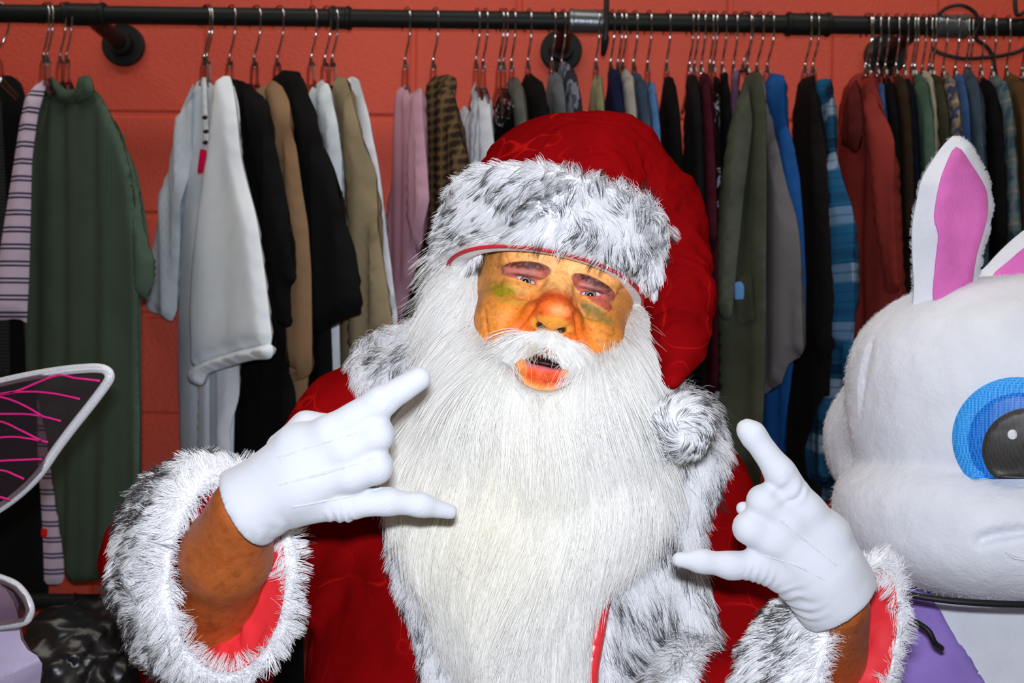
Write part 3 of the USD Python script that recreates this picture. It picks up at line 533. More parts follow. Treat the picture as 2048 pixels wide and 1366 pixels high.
for px, top, wl, wr, hem, m, name, cat, label, _ in ROW:
    garment(name, label, cat, px, B, [('body', narrow(px, top, wl, wr, hem), m, {'thick': 0.006, 'edge': 0.012, 'fold': folds(px % 13, 0.0018, 30)}),
        ('sleeve', [(px + 2, top + 14), (px + wr * 0.6, top + 22), (px + wr * 0.84, top + 90), (px + wr, top + 200), (px + wr * 1.08, top + 330), (px + wr * 0.6, top + 350), (px + wr * 0.3, top + 180)], m, {'off': 0.005, 'thick': 0.007, 'edge': 0.012, 'fold': folds(px % 11, 0.0018, 30)})], 'the ' + ' '.join(label.split()[:9]))
# right of the hat
garment('jacket', 'olive nylon rain jacket with pockets, right of the hat', 'jacket', 1486, 0.0008, [
    ('body', [(1470, 200), (1482, 152), (1500, 140), (1524, 146), (1534, 220), (1536, 420), (1534, 640), (1530, 800), (1520, 960), (1500, 1010), (1440, 1010), (1436, 900), (1436, 700), (1430, 560), (1440, 420), (1450, 300)], 'olive_nylon', {'fold': folds(5, 0.008, 14)}),
    ('sleeve', [(1490, 160), (1480, 190), (1462, 250), (1450, 320), (1440, 400), (1432, 480), (1424, 560), (1424, 610), (1440, 640), (1462, 640), (1470, 560), (1480, 460), (1490, 340), (1502, 240)], 'olive_nylon', {'off': 0.016, 'thick': 0.014, 'fold': folds(3, 0.007, 22)}),
    ('pocket', [(1460, 556), (1504, 548), (1510, 640), (1466, 650)], 'olive_nylon', {'off': 0.012, 'thick': 0.004, 'edge': 0.004, 'step': 0.01, 'fold': folds(5, 0.008, 14)}),
    ('tag', [(1470, 566), (1480, 562), (1488, 570), (1487, 598), (1470, 600)], 'sky_blue', {'off': 0.034, 'thick': 0.0015, 'fold': None, 'step': 0.006, 'edge': 0.002, 'label': 'small pale blue and pink woven tag'})], 'the olive rain jacket', Y=1.605)
garment('shirt', 'heather grey jersey shirt with a long hanging sleeve', 'shirt', 1516, 0.0017, [
    ('body', [(1502, 190), (1512, 156), (1522, 150), (1534, 200), (1556, 290), (1570, 400), (1580, 560), (1586, 700), (1560, 730), (1520, 730), (1514, 560), (1506, 340)], 'grey_jersey', {}),
    ('sleeve', [(1524, 216), (1536, 230), (1556, 288), (1572, 350), (1586, 430), (1598, 520), (1606, 620), (1611, 704), (1580, 722), (1566, 766), (1524, 790), (1518, 770), (1524, 640), (1524, 480), (1520, 330)], 'grey_jersey', {'off': 0.014, 'thick': 0.011, 'fold': folds(12, 0.006, 22)})], 'the heather grey shirt')
garment('shirt', 'royal blue shirt behind the heather grey one', 'shirt', 1537, 0.0017, [
    ('body', [(1522, 196), (1530, 160), (1546, 146), (1560, 150), (1568, 180), (1574, 260), (1584, 400), (1590, 600), (1588, 720), (1572, 860), (1566, 950), (1520, 940), (1516, 800), (1524, 500)], 'royal_blue', {}),
    ('sleeve', [(1536, 156), (1552, 148), (1568, 160), (1573, 200), (1574, 240), (1592, 290), (1598, 350), (1602, 450), (1606, 560), (1604, 700), (1590, 712), (1584, 600), (1568, 420), (1552, 280)], 'royal_blue', {'off': 0.012, 'thick': 0.010})], 'the royal blue shirt')
garment('coat', 'long black-brown coat between the royal blue shirt and blue plaid shirt', 'coat', 1612, 0.0017, [
    ('body', [(1584, 270), (1592, 216), (1602, 160), (1626, 148), (1640, 190), (1652, 300), (1664, 480), (1668, 640), (1660, 760), (1640, 1040), (1570, 1050), (1566, 800), (1572, 520), (1578, 360)], 'brown_black', {}),
    ('sleeve', [(1620, 170), (1640, 200), (1652, 300), (1666, 480), (1672, 600), (1664, 700), (1640, 730), (1626, 600), (1620, 400)], 'brown_black', {'off': 0.012, 'thick': 0.011})], 'the long black-brown coat')
garment('shirt', 'blue and white plaid flannel shirt left of the rust hoodie', 'shirt', 1627, 0.0017, [
    ('body', [(1622, 210), (1630, 170), (1642, 156), (1660, 158), (1666, 168), (1662, 200), (1668, 250), (1676, 330), (1690, 440), (1706, 520), (1712, 640), (1704, 800), (1690, 940), (1676, 1000), (1620, 1000), (1616, 900), (1640, 780), (1652, 640), (1648, 440), (1634, 300)], 'blue_plaid', {}),
    ('sleeve', [(1650, 170), (1664, 200), (1672, 300), (1688, 370), (1704, 450), (1712, 530), (1708, 600), (1690, 690), (1664, 700), (1662, 600), (1664, 450), (1656, 300)], 'blue_plaid', {'off': 0.012, 'thick': 0.012}),
    ('tail', [(1640, 800), (1664, 790), (1690, 830), (1680, 900), (1660, 960), (1640, 975), (1620, 960), (1616, 900), (1624, 850)], 'blue_plaid', {'off': 0.016, 'thick': 0.010})], 'the blue plaid shirt')
garment('hoodie', 'rust red hoodie with a dropped hood, left of the rabbit ear', 'hoodie', 1732, 0.0017, [
    ('body', [(1676, 300), (1684, 220), (1698, 170), (1714, 148), (1738, 140), (1752, 160), (1766, 210), (1780, 280), (1790, 370), (1796, 480), (1800, 600), (1790, 720), (1700, 740), (1690, 600), (1684, 440)], 'rust', {'fold': folds(5, 0.009, 18), 'thick': 0.014}),
    ('hood', [(1684, 290), (1690, 210), (1702, 170), (1716, 156), (1722, 200), (1724, 260), (1716, 306), (1700, 306)], 'wine', {'off': 0.016, 'thick': 0.014, 'label': 'darker red hood hanging down'}),
    ('sleeve', [(1738, 180), (1756, 190), (1772, 240), (1786, 310), (1793, 400), (1796, 500), (1796, 580), (1770, 590), (1760, 460), (1752, 340), (1742, 260)], 'rust', {'off': 0.016, 'thick': 0.013, 'fold': folds(8, 0.009, 24)})], 'the rust red hoodie')
ROW2 = [
    (1755, 166, 12, 20, 640, 'denim', 'shirt', 'shirt', 'narrow denim blue shirt just right of the rust hoodie'),
    (1771, 156, 14, 30, 660, 'black_cloth', 'shirt', 'shirt', 'black shirt just right of the narrow denim one'),
    (1792, 150, 14, 34, 660, 'dark_brown', 'jacket', 'jacket', 'dark brown jacket left of the midnight blue shirt'),
    (1810, 158, 12, 28, 640, 'midnight', 'shirt', 'shirt', 'midnight blue shirt left of the sage shirt'),
    (1830, 146, 14, 40, 660, 'sage', 'shirt', 'shirt', 'sage green shirt directly behind the tall rabbit ear'),
    (1846, 142, 12, 30, 640, 'beige', 'cardigan', 'cardigan', 'beige cardigan strip above the tall rabbit ear'),
    (1866, 150, 14, 36, 640, 'olive_dark', 'jacket', 'jacket', 'dark olive jacket right of the beige cardigan'),
    (1888, 146, 14, 38, 660, 'beige_camo', 'shirt', 'shirt', 'beige camouflage shirt above the tip of the rabbit ear'),
    (1912, 148, 14, 30, 660, 'denim', 'shirt', 'shirt', 'denim blue shirt right of the beige camouflage shirt'),
    (1932, 140, 14, 40, 700, 'slate', 'shirt', 'shirt', 'slate grey shirt left of the black tee'),
    (1962, 156, 16, 46, 720, 'black_cloth', 'tee', 't-shirt', 'black tee near the right end of the rail'),
    (1986, 150, 16, 48, 720, 'green_plaid', 'shirt', 'shirt', 'grey-green plaid shirt near the right end of the rail'),
    (2014, 146, 18, 56, 740, 'brown', 'jacket', 'jacket', 'brown jacket at the right end of the rail'),
    (2046, 150, 20, 60, 740, 'dark_slate', 'jacket', 'jacket', 'dark slate jacket cut by the right edge of the picture'),
]
for px, top, wl, wr, hem, m, name, cat, label in ROW2:
    garment(name, label, cat, px, B, [('body', narrow(px, top, wl, wr, hem, sh=60), m, {'thick': 0.006, 'edge': 0.012, 'fold': folds(px % 13, 0.0018, 30)}),
        ('sleeve', [(px + 2, top + 12), (px + wr * 0.6, top + 20), (px + wr * 0.86, top + 84), (px + wr, top + 190), (px + wr * 1.08, top + 320), (px + wr * 0.6, top + 340), (px + wr * 0.3, top + 170)], m, {'off': 0.005, 'thick': 0.007, 'edge': 0.012, 'fold': folds(px % 11, 0.0018, 30)})], 'the ' + ' '.join(label.split()[:9]))
for px, w in ((1237, 'of the navy shirt'), (1420, 'left of the printed blouse'), (1496, 'right of the olive jacket'), (1740, 'behind the rust hoodie'), (1824, 'left of the sage shirt'), (1858, 'right of the beige cardigan'), (1940, 'right of the slate shirt')):
    hanger(px, Slab(px, RAIL_Y, 60, B * 60), 'a hidden garment ' + w)
# ------------------------------------------------------------------ the person in the red costume
rng = np.random.default_rng(5)
EYE = P(1118.3, 570, 0.905)
HEAD = rot('y', 11.9) @ rot('z', 0.0) @ rot('x', -9.0)        # columns: face right, back, up in the camera frame
def H(x, fwd, z):
    """Camera-frame point from millimetres in the face's own frame: right, forward, up from between the eyes."""
    return EYE + HEAD @ (np.array([x, -fwd, z]) / 1000.0)
def toH(v):
    q = (np.asarray(v) - EYE) @ HEAD * 1000.0; return q[..., 0], -q[..., 1], q[..., 2]
def mm(*a): return np.array(a) / 1000.0

def ax(*seg):
    out = []
    for a, b, h in seg: out.append(np.arange(a, b, h))
    return np.concatenate(out)
body = Vol(ax((-0.50, -0.055, 0.006), (-0.055, 0.145, 0.0016), (0.145, 0.52, 0.007)), ax((0.66, 0.84, 0.0055), (0.84, 0.955, 0.0016), (0.955, 1.36, 0.008)), ax((-1.452, -0.50, 0.014), (-0.50, -0.085, 0.006), (-0.085, 0.085, 0.0016), (0.085, 0.26, 0.006)))
# skull and face
body.ell(H(0, -88, 22), mm(78, 96, 104), HEAD, 0.01)
body.ell(H(0, -72, -22), mm(73, 74, 92), HEAD, 0.02)
body.ell(H(0, -58, -74), mm(48, 54, 44), HEAD, 0.02)
body.ell(H(0, -34, 26), mm(56, 38, 22), HEAD, 0.014)
for s in (-1, 1):
    body.cone(H(s * 12, -6, 13), H(s * 46, -14, 17), 0.0085, 0.008, 0.012)
    body.ell(H(s * 43, -28, -38), mm(27, 27, 30), HEAD, 0.016)
    body.ell(H(s * 31, 6, -1), mm(21, 15, 9), HEAD, 0.010, 'cut')
    body.ell(H(s * 31, -9.2, 6.2), mm(23, 12, 9.8), HEAD, 0.004)
    body.ell(H(s * 31, -9.2, -9), mm(19, 9, 7.2), HEAD, 0.005)
body.cone(H(0, -6, 14), H(0, 7, -10), 0.0085, 0.0095, 0.012)
body.cone(H(0, 7, -10), H(0, 17, -30), 0.0100, 0.0135, 0.008)
body.ell(H(0.5, 18, -29), mm(18.0, 14.5, 13.0), HEAD, 0.010)
for s in (-1, 1):
    body.ell(H(s * 15.5, 7, -32), mm(9.0, 12, 9.5), HEAD, 0.006)
    body.cone(H(s * 17, 4, -32), H(s * 31, -10, -62), 0.007, 0.010, 0.012)
body.cone(H(-13.5, 9, -40), H(13.5, 9, -40), 0.0056, 0.0056, 0.006)
for s in (-1, 1): body.ell(H(s * 9.0, 15.5, -43), mm(4.6, 5.5, 2.9), HEAD, 0.002, 'cut')
body.ell(H(0, -14, -66), mm(34, 20, 26), HEAD, 0.012)
body.ell(H(0, -16, -96), mm(28, 20, 17), HEAD, 0.012)
body.cone(H(-19, 1, -62), H(19, 1, -62), 0.006, 0.006, 0.006)
body.cone(H(-18, 0.5, -80), H(0, 4, -83), 0.0065, 0.0085, 0.005); body.cone(H(0, 4, -83), H(19, 0.5, -79), 0.0085, 0.0065, 0.005)
body.ell(H(2, 0, -71), mm(21, 19, 6.2), HEAD, 0.004, 'cut')
for s in (-1, 1): body.ell(H(s * 80, -92, -8), mm(8, 18, 30), rot('y', 11.9), 0.006)  # ears, under the beard
EYES = {}
for s, w, up in ((-1, 9.8, 1.75), (1, 10.0, 1.9)):
    c = H(s * 30.7, -15.4, 0); EYES[s] = c
    body.fn(c - 0.04, c + 0.04, lambda X, Y, Z, s=s, w=w, up=up: (lambda q: (np.maximum(np.abs((q[0] - s * 30.7) / w) ** 2 + np.abs((q[2] + 0.9 - 0.14 * s * (q[0] - s * 30.7)) / up) ** 2, 0) ** 0.5 - 1) * 2.6 / 1000 + np.where(q[1] < -17, 1.0, 0))(toH(np.stack(np.broadcast_arrays(X, Y, Z), -1))), 0.0006, 'cut')
# neck, trunk, arms, legs
SH_L, SH_R = P(705, 860, 1.06), P(1378, 1000, 1.06)
EL_L, EL_R = P(420, 1300, 1.00), P(1580, 1500, 1.00)
WR_L, WR_R = P(488, 1014, 0.753), P(1672, 1204, 0.796)
body.cone(H(0, -95, -70), P(1055, 880, 1.06), 0.060, 0.062, 0.03)
body.chain([P(850, 860, 1.07), P(1240, 930, 1.07)], [0.07, 0.07], 0.04)
body.ell(P(1045, 1060, 1.09), (0.165, 0.10, 0.20), None, 0.04).ell(P(1040, 1400, 1.08), (0.18, 0.125, 0.24), None, 0.05).ell(P(1035, 1700, 1.09), (0.18, 0.12, 0.17), None, 0.05)
body.chain([P(850, 860, 1.09), SH_L, P(530, 1110, 1.05), EL_L], [0.050, 0.042, 0.042, 0.038], 0.02); body.chain([P(1240, 930, 1.09), SH_R, P(1455, 1290, 1.06), EL_R], [0.055, 0.045, 0.040, 0.038], 0.03)
body.chain([EL_L, P(425, 1230, 0.870), P(452, 1110, 0.795), WR_L], [0.038, 0.0370, 0.0345, 0.0250], 0.012); body.chain([EL_R, P(1655, 1350, 0.90), WR_R], [0.040, 0.034, 0.0260], 0.012)
body.cone(WR_L, P(600, 960, 0.754), 0.018, 0.012, 0.004); body.cone(WR_R, P(1600, 1110, 0.798), 0.018, 0.012, 0.004)
FLOOR = -1.45
for sx in (-1, 1):
    hip, knee, ank = np.array([sx * 0.10, 1.10, -0.60]), np.array([sx * 0.12, 1.07, -0.98]), np.array([sx * 0.13, 1.12, FLOOR + 0.09])
    body.chain([hip, knee, ank], [0.095, 0.062, 0.042], 0.03); body.cone(ank, np.array([sx * 0.15, 0.96, FLOOR + 0.04]), 0.04, 0.035, 0.02)
bv, bf = body.mesh()
hx, hf, hz = toH(bv[bf].mean(1)); fine = np.nonzero((hf > -45) & (np.abs(hx) < 72) & (hz > -105) & (hz < 45) & (hf < 60))[0]
bv, bf = trimesh.remesh.subdivide(bv, bf, fine)
hx, hf, hz = toH(bv); skin_n = vnormals(bv, bf); groove = np.zeros(len(bv))
def crease(pts, width, depth):
    global groove
    for (ax_, az), (bx, bz) in zip(pts[:-1], pts[1:]):
        dx, dz = bx - ax_, bz - az; t = np.clip(((hx - ax_) * dx + (hz - az) * dz) / (dx * dx + dz * dz), 0, 1); d = np.hypot(hx - ax_ - t * dx, hz - az - t * dz)
        groove = np.maximum(groove, depth * np.exp(-(d / width) ** 2) * (hf > -60))
for c_ in ([(-6, 24), (-4, 16), (-5, 10)], [(7, 24), (5, 16), (6, 10)], [(0, 27), (1, 18)]): crease(c_, 1.8, 1.5)
for c_ in ([(-45, -14), (-36, -19.5), (-24, -19)], [(52, -12), (42, -24), (28, -24), (20, -15)], [(-50, 12), (-55, 20)], [(-54, 4), (-60, 8)], [(56, 10), (62, 16)]): crease(c_, 1.3, 1.2)
for c_ in ([(-19, -28), (-24, -40), (-36, -58), (-40, -76)], [(19, -28), (25, -42), (40, -62), (44, -84)]): crease(c_, 2.4, 2.2)
for c_ in ([(-62, -36), (-54, -60), (-46, -84)], [(60, -40), (55, -66), (52, -90)], [(-60, -10), (-50, -18)]): crease(c_, 1.8, 1.6)
bv = bv - skin_n * (groove / 1000)[:, None]
x, fw, z = toH(bv)
def blob(cx, cz, rx, rz, soft=0.5, ang=0.0):
    a = math.radians(ang); dx, dz = x - cx, z - cz; u, w = dx * math.cos(a) + dz * math.sin(a), -dx * math.sin(a) + dz * math.cos(a)
    d = np.sqrt((u / rx) ** 2 + (w / rz) ** 2); return np.clip((1 + soft * 0.5 - d) / soft, 0, 1)[:, None]
nz = (meshkit.fbm(bv * 90, 3, 4)[:, None] - 0.5); nf = (meshkit.fbm(bv * 400, 2, 8)[:, None] - 0.5)
face = (np.sqrt(x ** 2 + (z + 20) ** 2) < 130) & (fw > -140)
col = np.tile(np.array(S(168, 88, 38)), (len(bv), 1))                            # arms
def lay(col, m, c): return col * (1 - m) + np.array(S(*c)) * m
fc = np.tile(np.array(S(222, 156, 84)), (len(bv), 1))
fc = lay(fc, blob(0, 26, 46, 18, 0.9) * 0.8, (236, 178, 116)); fc = lay(fc, blob(0, 6, 14, 24, 1.0) * 0.7, (234, 176, 108))
for s in (-1, 1):
    fc = lay(fc, blob(s * 40, -44, 30, 34, 1.0) * (0.85 + nz), (222, 132, 32)); fc = lay(fc, blob(s * 46, -70, 18, 22, 0.9) * 0.7, (216, 122, 20))
    fc = lay(fc, blob(s * 62, -30, 16, 60, 0.8) * 0.55, (184, 112, 44)); fc = lay(fc, blob(s * 24, -44, 12, 14, 1.0) * 0.75, (228, 96, 20))
fc = lay(fc, blob(-47, -16, 17, 8, 0.8, -20) * (0.9 + nz), (150, 128, 22)); fc = lay(fc, blob(-34, -19, 12, 4, 0.9, 10) * 0.7, (196, 112, 40))
fc = lay(fc, blob(38, -18.5, 19, 6, 0.7, -16) * (0.9 + nz), (126, 106, 50)); fc = lay(fc, blob(28, -22, 14, 4, 0.9, -20) * 0.7, (168, 120, 40))
fc = lay(fc, blob(0, -26, 22, 16, 0.6) * 0.92, (206, 62, 6)); fc = lay(fc, blob(2, -29, 14, 9, 0.9) * 0.85, (232, 116, 40)); fc = lay(fc, blob(5, -29, 7, 5, 1.0) * 0.6, (248, 166, 104))  # the last, palest blob is a highlight painted on the nose tip
fc = lay(fc, blob(0, -41, 18, 5.5, 0.5) * 0.85, (236, 156, 52))
for s in (-1, 1): fc = lay(fc, blob(s * 9.0, -42.5, 4.6, 2.8, 0.5) * (fw < 21)[:, None] * 0.97, (44, 18, 8))
for s, t, cz, rz, cx in ((-1, 4, 6.6, 8.4, 32), (1, -11, 4.0, 8.2, 31)):                # rosy lids and dark brows in the eye openings
    lid = blob(s * cx, cz, 22.5, rz, 0.08, t); fc = lay(fc, lid, (176, 98, 84)); fc = lay(fc, lid * np.clip(blob(s * cx, cz + 5.6, 24, 5.0, 0.7, t) * (0.9 + 2.2 * nf), 0, 1), (70, 34, 26)); fc = lay(fc, blob(s * 31, 1.9, 15, 1.3, 0.8, -2 * s) * 0.8, (84, 38, 40))
    fc = lay(fc, blob(s * 31, -0.9, 13.0, 3.2, 0.4, 8 * s) * 0.85 * (fw < -2.5)[:, None], (180, 92, 92))
fc = lay(fc, blob(40, -6.8, 13, 4.6, 0.3, -16) * 0.95, (178, 84, 72))
fc = lay(fc, blob(0, -64, 30, 6, 0.5) * 0.9, (150, 84, 60)); fc = lay(fc, blob(16, -63, 17, 4.5, 0.4, -32) * 0.95, (226, 154, 74))
fc = lay(fc, blob(0, -88, 30, 12, 0.7) * 0.9, (232, 138, 62)); fc = lay(fc, blob(2, -84, 22, 8.5, 0.6) * 0.9, (214, 72, 30)); fc = lay(fc, blob(0, -77.5, 17, 4.2, 0.6) * 0.95, (200, 94, 100))
fc = lay(fc, blob(2, -71, 18, 4.6, 0.4) * (fw < -2.5)[:, None], (40, 12, 10)); fc = lay(fc, blob(-22, -90, 8, 14, 0.6) * 0.8, (206, 132, 40))
col[face] = fc[face] * 1.16; col = np.clip(col * (1 + 0.34 * nz + 0.42 * nf), 0, 1)
person = thing('person', 'person in red velvet costume and fur-trimmed hat, long white beard, white gloves making horn signs', 'person', at=W(np.array([0.02, 1.08, FLOOR])))
obj('body', (bv, bf), 'skin', person, paint=col)
def eye_mesh(c, look):
    m = trimesh.creation.icosphere(5, 0.0121); v = np.array(m.vertices); d = unit(np.asarray(look)); a = np.degrees(np.arccos(np.clip(unit(v) @ d, -1, 1)))
    pc = np.tile(np.array(S(206, 196, 196)), (len(v), 1)); r = (meshkit.noise(v * 900, 3) - 0.5)[:, None]
    pc = np.where((a < 27)[:, None], np.array(S(116, 122, 122)) * (1 + r * 0.9), pc); pc = np.where(((a > 23) & (a < 27))[:, None], np.array(S(46, 48, 50)), pc); pc = np.where((a < 14.5)[:, None], np.array(S(6, 6, 8)), pc)
    return (v + c, m.faces), pc
for s in (-1, 1):
    m, pc = eye_mesh(EYES[s], unit(-EYES[s] + np.array([0.0, 0, -0.03])))
    obj('eye', m, 'eyeball', person, paint=pc)

# ---- gloves
plain('glove_cloth', (0.52, 0.54, 0.58), rough=0.75, bump=0.12, scale=900, var=0.03, spec=0.15, sheen_weight=0.2)
def glove(joints, hem, seams, wr, rim):
    pts = np.array([p for ch in joints for p, _ in ch]); g = Vol.box(pts.min(0) - 0.045, pts.max(0) + 0.045, 0.0019)
    for ch in joints:
        k = 0.018 if ch is joints[0] else 0.006
        g.chain([p for p, _ in ch], [r for _, r in ch], k)
    return g
def finish_glove(g, plane_p, plane_n, wrinkles, seed, label):
    g.fn(g_lo(g), g_hi(g), lambda X, Y, Z: ((X - plane_p[0]) * plane_n[0] + (Y - plane_p[1]) * plane_n[1] + (Z - plane_p[2]) * plane_n[2]), 0.0, 'cut')
    v, f = g.mesh(); v = relax(v, f, 2, 0.4); v = relax(v, f, 8, 0.5, ((v - plane_p) @ plane_n) > 0.007); n = vnormals(v, f); d = np.zeros(len(v))
    for a, b, cnt, amp, reach in wrinkles:
        dd = b - a; L = np.linalg.norm(dd); t = ((v - a) @ dd) / L; r = np.linalg.norm(v - a - (t / L)[:, None] * dd, axis=1)
        d += amp * np.sin(t * cnt * 2 * np.pi / L + 6 * meshkit.noise(v * 60, seed)) * np.exp(-(r / reach) ** 2) * np.clip(t / L * 4, 0, 1) * np.clip((1 - t / L) * 4, 0, 1)
    d += 0.0011 * (meshkit.fbm(v * np.array([55, 55, 55]), 3, seed) - 0.5)
    return v + n * d[:, None], f
g_lo = lambda g: [a[0] for a in g.g]
g_hi = lambda g: [a[-1] for a in g.g]
wl = P(490, 1016, 0.750)
gl = glove([[(P(470, 1022, .752), .0290), (wl, .0275), (P(600, 960, .750), .0270), (P(676, 935, .748), .0200)],
            [(wl, .026), (P(600, 900, .746), .020), (P(655, 868, .737), .0128), (P(760, 806, .736), .0113), (P(838, 757, .745), .0092)],
            [(P(600, 930, .744), .018), (P(690, 902, .736), .0130), (P(752, 869, .737), .0124), (P(742, 884, .766), .0105), (P(700, 905, .772), .009)],
            [(P(600, 960, .744), .018), (P(700, 950, .737), .0128), (P(752, 934, .738), .0118), (P(742, 942, .766), .0100), (P(705, 950, .772), .009)],
            [(P(590, 1000, .750), .019), (P(690, 1010, .744), .0112), (P(775, 1004, .748), .0096), (P(842, 1010, .756), .0086), (P(900, 1024, .765), .0060)],
            [(P(570, 900, .768), .0150), (P(612, 852, .776), .0110), (P(650, 850, .782), .0095)]], None, None, None, None)
nl = unit(P(600, 955, .748) - P(490, 1016, .752))
glv = finish_glove(gl, P(489, 1016, .752) - nl * 0.001, nl, [(P(640, 1050, .735), P(720, 1036, .735), 4, 0.0011, 0.010), (P(500, 1060, .735), P(590, 1060, .735), 3, 0.0008, 0.014)], 3, None)
glove_l = obj('glove', glv, 'glove_cloth', person, label='white glove on the hand held before the chest')
def stitch(vol, px, y0, r=0.0009, lift=0.0001):
    q = spline(np.array(px, float), 26); Y = vol.depth(q[:, 0], q[:, 1], y0, y0 + 0.12, 0.0008); ok = ~np.isnan(Y); q, Y = q[ok], Y[ok] - lift
    return tube(np.stack([(q[:, 0] - 1024) / FPX * Y, Y, (683 - q[:, 1]) / FPX * Y], 1), r, 6)
for sm in ([(558, 970), (650, 946), (750, 917)], [(586, 1014), (680, 996), (764, 976)], [(556, 916), (640, 888), (718, 866)]): obj('seam', stitch(gl, sm, 0.69), 'glove_cloth', glove_l)
wr_ = P(1676, 1200, .792)
gr = glove([[(P(1690, 1222, .794), .0310), (wr_, .0300), (P(1640, 1140, .790), .0300), (P(1575, 1075, .788), .0200)],
            [(wr_, .028), (P(1650, 1075, .786), .0200), (P(1614, 1022, .780), .0135), (P(1560, 944, .776), .0113), (P(1504, 868, .776), .0096), (P(1492, 858, .777), .0074)],
            [(P(1630, 1100, .784), .018), (P(1578, 1046, .778), .0135), (P(1528, 1004, .778), .0124), (P(1545, 1020, .806), .0105), (P(1580, 1050, .812), .009)],
            [(P(1610, 1130, .784), .018), (P(1545, 1082, .779), .0132), (P(1500, 1056, .779), .0122), (P(1516, 1070, .806), .0100), (P(1550, 1090, .812), .009)],
            [(P(1620, 1170, .790), .020), (P(1522, 1130, .784), .0128), (P(1462, 1131, .781), .0100), (P(1402, 1122, .779), .0086), (P(1358, 1119, .777), .0058)],
            [(P(1560, 1050, .816), .0130), (P(1520, 1030, .812), .0098), (P(1486, 1017, .804), .0058)]], None, None, None, None)
nr = unit(P(1590, 1090, .788) - P(1682, 1208, .792))
grv = finish_glove(gr, P(1680, 1206, .792), nr, [(P(1480, 1165, .77), P(1560, 1185, .77), 5, 0.0012, 0.012), (P(1560, 1180, .77), P(1630, 1240, .78), 5, 0.0013, 0.016), (P(1560, 960, .765), P(1600, 1010, .77), 2, 0.0010, 0.012)], 7, None)
glove_r = obj('glove', grv, 'glove_cloth', person, label='white glove on the hand beside the plush rabbit head')
for sm in ([(1560, 1040), (1620, 1090), (1672, 1132)], [(1520, 1108), (1590, 1130), (1650, 1160)]): obj('seam', stitch(gr, sm, 0.72), 'glove_cloth', glove_r)

# ---- coat of red velvet
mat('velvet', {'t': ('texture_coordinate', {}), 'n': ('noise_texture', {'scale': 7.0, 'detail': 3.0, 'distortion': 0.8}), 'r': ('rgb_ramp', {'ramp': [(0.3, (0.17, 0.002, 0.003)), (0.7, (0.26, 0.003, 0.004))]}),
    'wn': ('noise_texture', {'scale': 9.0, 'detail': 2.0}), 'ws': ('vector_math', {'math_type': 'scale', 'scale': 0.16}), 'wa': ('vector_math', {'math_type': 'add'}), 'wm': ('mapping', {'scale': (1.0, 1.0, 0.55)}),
    'v': ('voronoi_texture', {'feature': 'distance_to_edge', 'scale': 15.0}), 'rl': ('rgb_ramp', {'ramp': [(0.0, (1, 1, 1)), (0.008, (0.6, 0.6, 0.6)), (0.018, (0, 0, 0))]}), 'nm': ('noise_texture', {'scale': 11.0, 'detail': 2.0}), 'rm': ('rgb_ramp', {'ramp': [(0.46, (0, 0, 0)), (0.62, (1, 1, 1))]}), 'k': ('mix', {'mix_type': 'multiply', 'fac': 1.0}),  # thin lines: pile highlights along creases, painted into the base colour
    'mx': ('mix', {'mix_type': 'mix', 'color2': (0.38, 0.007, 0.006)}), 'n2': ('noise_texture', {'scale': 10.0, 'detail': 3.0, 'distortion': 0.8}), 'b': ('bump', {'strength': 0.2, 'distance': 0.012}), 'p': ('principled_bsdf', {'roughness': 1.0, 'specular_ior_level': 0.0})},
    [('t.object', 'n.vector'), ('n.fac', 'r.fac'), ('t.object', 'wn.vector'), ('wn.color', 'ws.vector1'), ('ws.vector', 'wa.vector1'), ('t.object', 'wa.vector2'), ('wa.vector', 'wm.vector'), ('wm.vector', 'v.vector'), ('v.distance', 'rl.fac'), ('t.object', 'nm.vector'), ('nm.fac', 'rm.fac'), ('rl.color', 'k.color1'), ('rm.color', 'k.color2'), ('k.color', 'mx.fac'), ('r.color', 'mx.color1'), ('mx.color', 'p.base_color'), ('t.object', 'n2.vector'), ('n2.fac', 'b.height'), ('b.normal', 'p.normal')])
plain('red_satin', (0.78, 0.035, 0.045), rough=0.28, bump=0.12, scale=60, var=0.12, vscale=12, spec=0.6)
plain('red_braid', (0.55, 0.02, 0.03), rough=0.5, bump=0.4, scale=500)
plain('gold_thread', (0.75, 0.5, 0.16), rough=0.35, bump=0.5, scale=600, metallic=0.6)
cl, axl = P(456, 1152, 0.800), unit(np.array([-0.070, 0.080, -0.010])); cr, axr = P(1712, 1322, 0.815), unit(np.array([-0.055, 0.055, -0.050]))
coat = Vol(np.arange(-0.52, 0.56, 0.006), np.arange(0.74, 1.36, 0.006), np.arange(-0.86, 0.06, 0.006))
coat.ell(P(1050, 1060, 1.10), (0.205, 0.125, 0.20), None, 0.04).ell(P(1030, 1400, 1.09), (0.235, 0.150, 0.26), None, 0.05).ell(P(1020, 1800, 1.10), (0.24, 0.16, 0.28), None, 0.05)
coat.chain([P(900, 800, 1.08), P(715, 862, 1.06)], [0.085, 0.066], 0.03); coat.chain([P(1200, 880, 1.08), P(1376, 1000, 1.06)], [0.085, 0.066], 0.03)
coat.chain([P(715, 862, 1.06), P(530, 1110, 1.05), P(420, 1300, 1.0)], [0.066, 0.070, 0.064], 0.03); coat.chain([P(420, 1300, 1.0), cl + axl * 0.150], [0.062, 0.052], 0.03); coat.cone(P(420, 1300, 1.0), P(427, 1235, 0.905), 0.060, 0.046, 0.02)
coat.chain([P(1376, 1000, 1.06), P(1455, 1290, 1.05), P(1560, 1510, 1.0)], [0.060, 0.072, 0.076], 0.03); coat.chain([P(1560, 1510, 1.0), cr + axr * 0.155], [0.074, 0.064], 0.03)
cv, cf = coat.mesh(); cv = relax(cv, cf, 3, 0.5); cn = vnormals(cv, cf)
